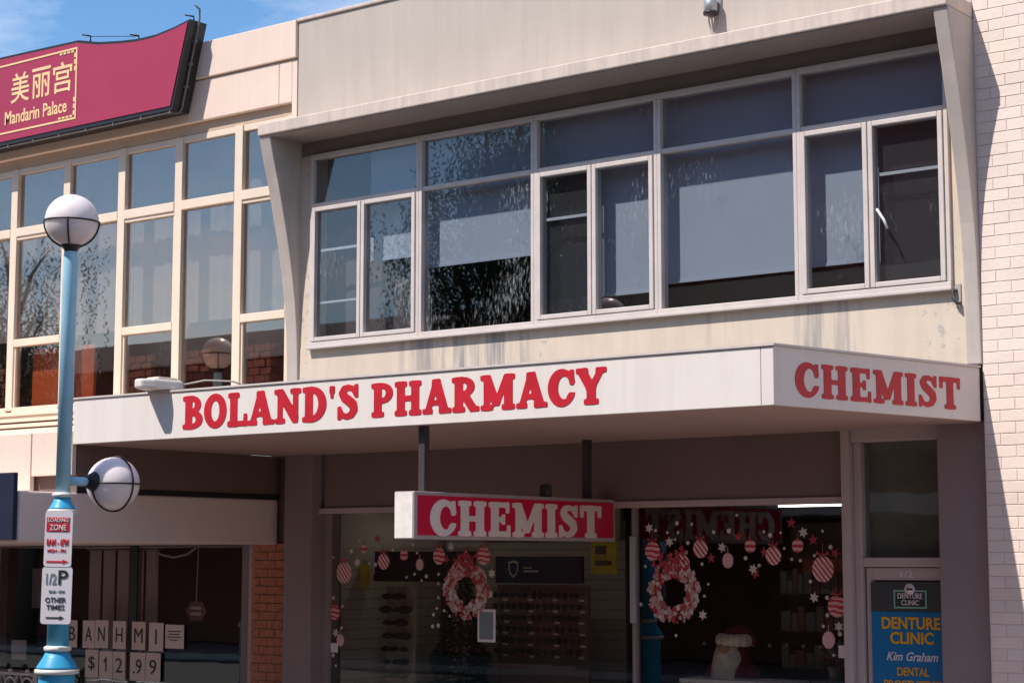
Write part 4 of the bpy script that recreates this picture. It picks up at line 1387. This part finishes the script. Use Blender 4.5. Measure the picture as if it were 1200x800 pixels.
for x, zt in ((-16.1, 7.935), (-15.3, 7.80), (-14.44, 7.86)):
    obj('fitting', MB().tube([(x, yb+.1, zt), (x, yb+.1, zt+.07), (x-.05, yb+.02, zt+.08)], .011, 5), M['black'], sg)
obj('guy_wire', MB().tube([(-16.1, yb+.1, 8.0), (-15.3, yb+.1, 7.865)], .004, 4), M['black'], sg)

# left shop awning with its boxed lower part
la = thing('shop_awning', 'taupe boxed awning with cream fascia panels over the left shop', 'awning', (-15, -1.5, 3))
obj('fascia_panel', MB().box(-14.13, -13.555, -2.35, -2.30, 3.01, 3.41), M['lcream'], la, bevel=.006)
obj('fascia_panel', MB().box(-15.4, -14.145, -2.35, -2.30, 2.88, 3.41), M['lcream'], la, bevel=.006)
obj('fascia_panel', MB().box(-17.4, -15.41, -2.35, -2.30, 2.88, 3.41), M['lcream'], la, bevel=.006)
obj('fascia_panel', MB().box(-20.4, -17.41, -2.35, -2.30, 2.88, 3.41), M['lcream'], la, bevel=.006)
obj('roof_sheet', MB().prism([(-20.4, -2.30, 3.37), (-20.4, -2.30, 3.41), (-20.4, -.065, 3.70), (-20.4, -.065, 3.66)], (0, 0, 0), (6.84, 0, 0)), M['lframe'], la)
obj('side_wall', MB().box(-13.66, -13.553, -2.29, .328, 2.851, 3.2845), M['dark_brown'], la)
obj('shadow_gap', MB().box(-13.60, -13.547, -2.285, .3, 2.852, 2.90), M['black'], la)  # proud black strip; the shade of a gap is put into its colour
obj('back_board', MB().box(-20.4, -13.662, -2.27, -2.22, 2.851, 3.39), M['dark_brown'], la)
obj('box', MB().box(-20.4, -13.55, -2.92, .29, 2.40, 2.85), M['box'], la, bevel=.02)
obj('sign_board', MB().box(-20.4, -13.575, -2.97, -2.925, 2.42, 3.01), M['navy'], la, bevel=.004)

# left shop front
YL = .50
f = MB()
f.box(-14.17, -14.03, .40, .55, 0, 2.40)
f.box(-15.925, -15.815, .44, .50, 0, 2.40)
f.box(-18.3, -18.2, .44, .55, 0, 2.40)
f.box(-20.4, -14.17, .42, .56, .3, .36)
sw = obj('shop_window', f, M['dark_brown'], lb, bevel=.006)
sw.data.materials[0] = M['pier']
obj('mullion', MB().box(-15.93, -15.81, .425, .4395, .36, 2.40), M['black'], sw)
for (a, b) in ((-15.80, -14.17), (-18.2, -15.935), (-20.4, -18.3)):
    obj('pane', MB().box(a, b, .431, .437, .36, 2.40), M['glass_shop_left'], sw)
obj('jamb', MB().box(-14.03, -13.92, .36, .5, 0, 2.40), M['mauve'], lb, bevel=.006)
obj('stall_riser', MB().box(-20.4, -14.17, .43, .57, 0, .299), M['dark_brown'], lb)
it = MB()
it.box(-20.4, -13.5, .6, 5, -.02, .02)
it.box(-20.4, -13.5, .6, 5, 2.45, 2.55)
it.box(-20.4, -13.5, 5, 5.1, 0, 2.5)
it.box(-13.7, -13.55, .6, 5, 0, 2.5)
it.box(-20.5, -20.4, .6, 5, 0, 2.5)
obj('shop_interior', it, M['int'], lb)
# brick pier between the shops
obj('pier_core', MB().box(-13.90, -13.37, .31, .6, 0, 2.40), M['mortar'], lb)
mb = MB()
for r_ in range(28):
    x = -13.915 - (.11 if r_ % 2 else 0)
    while x < -13.40:
        a, b = max(x, -13.915), min(x+.215, -13.365)
        if b-a > .03:
            mb.box(a, b, .295+random.uniform(-.003, .003), .33, .01+r_*.086, .086+r_*.086)
        x += .226
obj('pier_brickwork', mb, M['brickred'], lb, kind='stuff')

# lettered cards in the left shop window
CARDS = [('B', -17.0, -16.83, 1), ('A', -16.735, -16.535, 1), ('N', -16.525, -16.31, 1), ('H', -16.23, -16.02, 1), ('M', -15.92, -15.705, 1), ('I', -15.645, -15.42, 1),
         ('$', -16.68, -16.465, 0), ('1', -16.445, -16.225, 0), ('2', -16.215, -16.02, 0), ('.9', -15.94, -15.70, 0), ('9', -15.69, -15.455, 0)]
CL = ['paper card with the letter B, leftmost of the upper row of cards', 'paper card with the letter A in the shop window', 'paper card with the letter N in the shop window', 'paper card with the letter H in the shop window',
      'paper card with the letter M right of the dark mullion', 'paper card with the letter I, last of the lettered cards', 'paper card with the dollar sign, first of the lower row',
      'paper card with the numeral one beside the dollar card', 'paper card with the numeral two left of the dark mullion', 'paper card with point nine in the lower row', 'paper card with a nine, last of the lower row']
YC = .405
for (ch, a, b, up), lab in zip(CARDS, CL):
    a, b = a+.07, b+.07
    z0 = 1.28 if up else .955
    dz = random.uniform(-.006, .006)
    t = thing('lettered_card', lab, 'card', ((a+b)/2, YC, z0), 'lettered price cards in the left shop window')
    obj('sheet', MB().box(a, b, YC, YC+.003, z0+dz, z0+.30+dz), M['paper'], t)
    wd = {'I': .022, '1': .055, '.9': .135, 'M': .135}.get(ch, .11)
    if ch == '1':
        x = (a+b)/2
        obj('letter', MB().prism([(x-.035, YC-.0045, z0+.185), (x-.028, YC-.0045, z0+.172), (x-.006, YC-.0045, z0+.186), (x-.006, YC-.0045, z0+.075), (x+.014, YC-.0045, z0+.075), (x+.014, YC-.0045, z0+.23), (x-.004, YC-.0045, z0+.23)],
            (0, 0, 0), (0, .004, 0)), M['signblack'], t)
        continue
    text_part(ch, t, ((a+b)/2-wd/2 + (.0 if up else .0), YC, z0+.075+dz), wd, .155, M['signblack'], name='letter')
t = thing('notice', 'white typed notice right of the lettered cards', 'notice', (-15.23, YL+.03, 1.3))
obj('sheet', MB().box(-15.32, -15.03, YC, YC+.003, 1.31, 1.56), M['paper'], t)
mb = MB()
for k, (a, b) in enumerate(((-15.28, -15.07), (-15.26, -15.10), (-15.28, -15.07), (-15.25, -15.12))):
    mb.box(a, b, YC-.0025, YC-.0005, 1.485-k*.03, 1.495-k*.03)
obj('print', mb, M['signblack'], t)
t = thing('hexagon_sign', 'small hexagonal sign hanging on a cord in the left shop window', 'sign', (-15.02, YL+.06, 1.70))
hexp = [(-15.02+.16*math.cos(math.pi*k/3), YL+.06, 1.70+.12*math.sin(math.pi*k/3)) for k in range(6)]
obj('plate', MB().prism(hexp, (0, 0, 0), (0, .012, 0)), M['pinkish'], t)
for zz in (1.72, 1.66):
    obj('print', MB().box(-15.10, -14.94, YL+.055, YL+.059, zz, zz+.03), M['paper'], t)
obj('cord', MB().tube([(-15.02, YL+.065, 1.80), (-15.0, YL+.065, 2.40)], .006, 5), M['paper'], t)
t = thing('vertical_blind', 'beige vertical blind hanging behind the left shop window', 'blind', (-16.5, .8, 1.6))
for k in range(5):
    x = -17.05 + k*.24
    obj('strip', MB().prism([(x, .80, .4), (x+.15, .84, .4), (x+.15, .846, .4), (x, .806, .4)], (0, 0, 0), (0, 0, 1.95)), M['box'], t)
obj('head_rail', MB().box(-17.1, -15.9, .79, .87, 2.35, 2.39), M['pier'], t)
t = thing('fairy_lights', 'white string lights looped along the top of the left shop window', 'string lights', (-15.5, .62, 2.3))
obj('cord', MB().tube([(-15.75, .62, 2.36), (-15.65, .62, 2.30), (-15.45, .62, 2.27), (-15.25, .62, 2.30), (-15.1, .62, 2.37)], .012, 6), M['paper'], t)
obj('plug', MB().box(-15.78, -15.72, .6, .65, 2.15, 2.33), M['paper'], t, bevel=.01)
for x0, x1, z0, z1, lab, m_ in ((-18.58, -18.40, 1.67, 2.14, 'tall grey card inside the shop window left of the lamp post', 'pier'), (-18.94, -18.66, 1.05, 1.28, 'pale paper sheet low inside the shop window left of the lamp post', 'paper')):
    tag(obj('notice', MB().box(x0, x1, 1.2, 1.204, z0, z1), M[m_], origin=((x0+x1)/2, 1.2, z0)), lab, 'notice')
# cafe barrier at the bottom left
t = thing('iron_railing', 'white ornamental iron railing at the bottom left against the shop window', 'railing', (-18, .1, 0))
obj('top_rail', MB().tube([(-19.2, .1, 0.98), (-17.07, .1, 0.98)], .018, 8), M['wht'], t)
obj('bottom_rail', MB().tube([(-19.2, .1, .12), (-17.07, .1, .12)], .018, 8), M['wht'], t)
for x in (-19.2, -18.1, -17.07):
    obj('post', MB().tube([(x, .1, 0), (x, .1, 1.03)], .022, 8), M['wht'], t)
k = 0
x = -19.02
while x < -17.1:
    mb = MB()
    mb.tube([(x+.10*math.cos(a), .1, .84+.10*math.sin(a)) for a in [math.pi*q/6 for q in range(13)]], .013, 6)
    mb.tube([(x-.12, .1, 0.96), (x, .1, .73), (x+.12, .1, 0.96)], .011, 6)
    mb.tube([(x, .1, .12), (x, .1, .76)], .011, 6)
    mb.ball((x, .1, 1.01), .028, 8, 6)
    obj('scroll_panel', mb, M['wht'], t)
    x += .30

# ================================================================== STREET LAMP
LX, LY = -11.932, -3.78
sl_ = thing('street_lamp', 'sky blue lamp post with two white globes at the kerb', 'street lamp', (LX, LY, 0))
def at(z): return (LX, LY, z)
obj('pole', MB().lathe([(.058, 2.76), (.058, 4.6), (.055, 4.66), (.05, 4.72)], at(0), 20), M['blue'], sl_)
obj('collar', MB().lathe([(.062, 2.735), (.082, 2.745), (.082, 2.765), (.06, 2.775)], at(0), 20), M['ring'], sl_)
obj('collar_cone', MB().lathe([(.105, 2.645), (.10, 2.655), (.072, 2.70), (.062, 2.735)], at(0), 20), M['blue2'], sl_)
obj('collar', MB().lathe([(.10, 2.60), (.115, 2.607), (.115, 2.635), (.10, 2.645)], at(0), 20), M['ring'], sl_)
obj('lower_shaft', MB().lathe([(.085, 1.58), (.085, 2.60)], at(0), 20), M['blue2'], sl_)
obj('collar', MB().lathe([(.085, 1.535), (.106, 1.542), (.106, 1.57), (.085, 1.58)], at(0), 24), M['ring'], sl_)
obj('flared_cone', MB().lathe([(.16, 1.405), (.155, 1.42), (.11, 1.49), (.09, 1.535)], at(0), 24), M['blue2'], sl_)
obj('collar', MB().lathe([(.145, 1.36), (.173, 1.368), (.173, 1.395), (.145, 1.405)], at(0), 24), M['ring'], sl_)
obj('base', MB().lathe([(.22, 0), (.22, .12), (.19, .16), (.165, .25), (.15, .9), (.14, 1.33), (.143, 1.36)], at(0), 24), M['blue2'], sl_)
GR = .214
gz = 4.945
g = obj('globe', MB().ball(at(gz), GR, 32, 20), M['globe'], sl_)
cg = MB()
rr = GR+.006
cg.tube([(LX+rr*math.cos(a), LY+rr*math.sin(a), gz-.01) for a in [2*math.pi*k/36 for k in range(37)]], .0075, 6)
for q in range(4):
    a = q*math.pi/2 + .75
    cg.tube([(LX+rr*math.cos(a)*math.cos(e), LY+rr*math.sin(a)*math.cos(e), gz+rr*math.sin(e)) for e in [-math.pi/2*.86*k/10 for k in range(11)]], .0075, 6)
obj('cage', cg, M['black'], g)
obj('holder', MB().lathe([(.05, -.26), (.055, -.235), (.075, -.212), (.085, -.198), (.07, -.19)], at(gz), 20), M['black'], g)
# side globe on its arm
sy = LY+.44
sx = LX+.08
sz = 2.865
obj('arm', MB().tube([(LX+.02, LY+.04, sz), (sx-.01, sy-.21, sz)], .034, 12), M['blue'], sl_)
g2 = obj('globe', MB().ball((sx, sy, sz-.01), GR, 32, 20), M['globe'], sl_)
obj('holder', MB().tube([(sx-.008, sy-.26, sz), (sx-.008, sy-.205, sz), (sx-.005, sy-.165, sz)], [.05, .075, .10], 20), M['black'], g2)
cg = MB()
cg.tube([(sx+rr*math.cos(a), sy+rr*math.sin(a), sz-.01) for a in [2*math.pi*k/36 for k in range(19, 54)]], .0075, 6)
cg.tube([(sx+rr*math.cos(a), sy+.02, sz-.01+rr*math.sin(a)) for a in [2*math.pi*k/36 for k in range(37)]], .0075, 6)
cg.tube([(sx, sy+rr*math.cos(a), sz-.01+rr*math.sin(a)) for a in [math.pi+math.pi*k/18 for k in range(19)]], .0075, 6)
obj('cage', cg, M['black'], g2)
sl_.rotation_euler = (0, R(.55), 0)
l2 = copy_tree(sl_, (-18.15, -3.6, 0), (0, 0, R(180)))
l2['label'] = 'second blue globe lamp further along the kerb, reflected in the lower left windows'
sl_['group'] = l2['group'] = 'globe street lamps along the kerb'

# parking signs on the post, facing along the street towards the viewer
def plate(name, label, cx, cz, w, h, yaw):
    t = thing(name, label, 'sign', (0, 0, 0))
    n = 6
    r = .025
    lp = []
    for (sx_, sz_, a0) in ((1, 1, 0), (-1, 1, 90), (-1, -1, 180), (1, -1, 270)):
        for k in range(n+1):
            a = R(a0 + 90*k/n)
            lp.append((sx_*(w/2-r) + r*math.cos(a), 0, sz_*(h/2-r) + r*math.sin(a)))
    obj('plate', MB().prism(lp, (0, 0, 0), (0, .004, 0)), M['signwhite'], t)
    for zz in (.33*h, -.33*h):
        obj('clamp', MB().tube([(-.05, .02, zz), (.05, .02, zz)], .012, 6), M['galv'], t)
    return t
p1 = plate('parking_sign', 'upper red-topped loading zone sign on the lamp post', 0, 0, .215, .435, 0)
obj('red_block', MB().box(-.095, .085, -.003, -.0005, .125, .165).box(-.095, .085, -.003, -.0005, .055, .120), M['signred'], p1)
text_part('LOADING', p1, (-.085, -.003, .130), .16, .030, M['signwhite'], offset=.01)
text_part('ZONE', p1, (-.07, -.003, .065), .13, .045, M['signwhite'], offset=.01)
text_part('8AM - 6PM', p1, (-.09, 0, -.055), .17, .055, M['signred'], offset=.012)
text_part('MON - FRI', p1, (-.08, 0, -.105), .14, .025, M['signred'], offset=.01)
obj('arrow', MB().prism([(-.085, -.003, -.185), (.04, -.003, -.185), (.04, -.003, -.195), (.085, -.003, -.178), (.04, -.003, -.16), (.04, -.003, -.172), (-.085, -.003, -.172)], (0, 0, 0), (0, .002, 0)), M['signred'], p1)
p2 = plate('parking_sign', 'lower half-hour parking sign with a dark P on the lamp post', 0, 0, .235, .44, 0)
text_part('P', p2, (.01, 0, .085), .075, .11, M['signblack'], offset=.012)
text_part('1/2', p2, (-.085, 0, .085), .08, .085, M['notice'], offset=.006)
text_part('8AM - 6PM', p2, (-.06, 0, .02), .12, .022, M['notice'], offset=.005)
text_part('OTHER', p2, (-.085, 0, -.055), .16, .04, M['signblack'], offset=.004)
text_part('TIMES', p2, (-.075, 0, -.11), .14, .038, M['signblack'], offset=.004)
obj('arrow', MB().prism([(-.075, -.003, -.178), (.03, -.003, -.178), (.03, -.003, -.190), (.065, -.003, -.172), (.03, -.003, -.155), (.03, -.003, -.166), (-.075, -.003, -.166)], (0, 0, 0), (0, .002, 0)), M['signblack'], p2)
for p, x, z in ((p1, LX+.142, 2.41), (p2, LX+.138, 1.972)):
    p.location = (x, LY-.125, z)
    p.rotation_euler = (0, R(.8), R(38))

# ================================================================== ACROSS THE STREET (seen in the window reflections)
ob = thing('brick_terrace', 'dark brick terrace across the street, seen reflected in the windows', 'building', (-35, -22, 0))
obj('wall', MB().box(-75, 20, -30, -22, 0, 7.6), M['brickmaroon'], ob)
obj('parapet', MB().box(-75, 20, -22.5, -21.8, 7.6, 8.3), M['lcream'], ob, bevel=.02)
obj('tall_wing', MB().box(-26.3, 6, -31, -21.95, 8.31, 13.6), M['brickmaroon'], ob)  # unseen wing added to darken the reflections in the right panes
wm = MB()
wm.box(-.6, .6, -.02, .05, -.9, .9)
wme = wm.mesh('window', M['int'])
fme = MB().box(-.7, .7, -.02, .1, -1.02, -.92).mesh('sill', M['lcream'])
for k in range(20):
    w = inst('window', wme, ob, (-60+k*3.4, -21.97, 5.2))
    s_ = bpy.data.objects.new('sill', fme)
    COL.objects.link(s_)
    s_.parent = w
obj('verandah', MB().box(-75, 20, -22, -18.6, 3.1, 3.5), M['box'], ob)

def weeping_tree(name, label, base, h, spread, n, seed, grp):
    rnd = random.Random(seed)
    t = thing(name, label, 'tree', base, grp)
    bx, by, bz = base
    tr = MB()
    tr.tube([(bx, by, 0), (bx+.1, by, h*.25), (bx-.05, by+.1, h*.5), (bx, by, h*.8)], [.32, .24, .17, .06], 10)
    tips = []
    for k in range(16):
        a = rnd.uniform(0, 6.28)
        z0 = h*rnd.uniform(.35, .75)
        e = Vector((bx+spread*rnd.uniform(.4, 1)*math.cos(a), by+spread*rnd.uniform(.4, 1)*math.sin(a), min(h, z0+h*rnd.uniform(.1, .3))))
        m_ = (Vector((bx, by, z0))+e)/2 + Vector((0, 0, .5))
        tr.tube([(bx, by, z0), m_, e], [.1, .06, .02], 6)
        tips += [e, m_]
    obj('trunk', tr, M['bark'], t)
    lf = MB()
    for k in range(n):
        c = rnd.choice(tips) + Vector((rnd.gauss(0, .7), rnd.gauss(0, .7), rnd.gauss(0, .5)))
        ln = rnd.uniform(.6, 3.0)
        for q in range(int(ln*15)):
            p = c + Vector((rnd.gauss(0, .06), rnd.gauss(0, .06), -q*.065))
            d = Vector((rnd.gauss(0, .5), rnd.gauss(0, .5), -1)).normalized()*rnd.uniform(.08, .13)
            u = Vector((rnd.gauss(0, 1), rnd.gauss(0, 1), rnd.gauss(0, .3))).normalized()*.028
            lf.add([p, p+d*.5+u, p+d, p+d*.5-u], [(0, 1, 2, 3)])
    obj('crown', lf, M['leaf'], t)
weeping_tree('weeping_tree', 'large weeping street tree across the road, reflected in the pharmacy windows', (-25.2, -18.6, 0), 12.5, 1.9, 1300, 3, 'trees across the road')
weeping_tree('weeping_tree', 'lone weeping tree across the road, reflected in the far left windows', (-42.3, -18.8, 0), 12.0, 1.7, 380, 9, 'trees across the road')
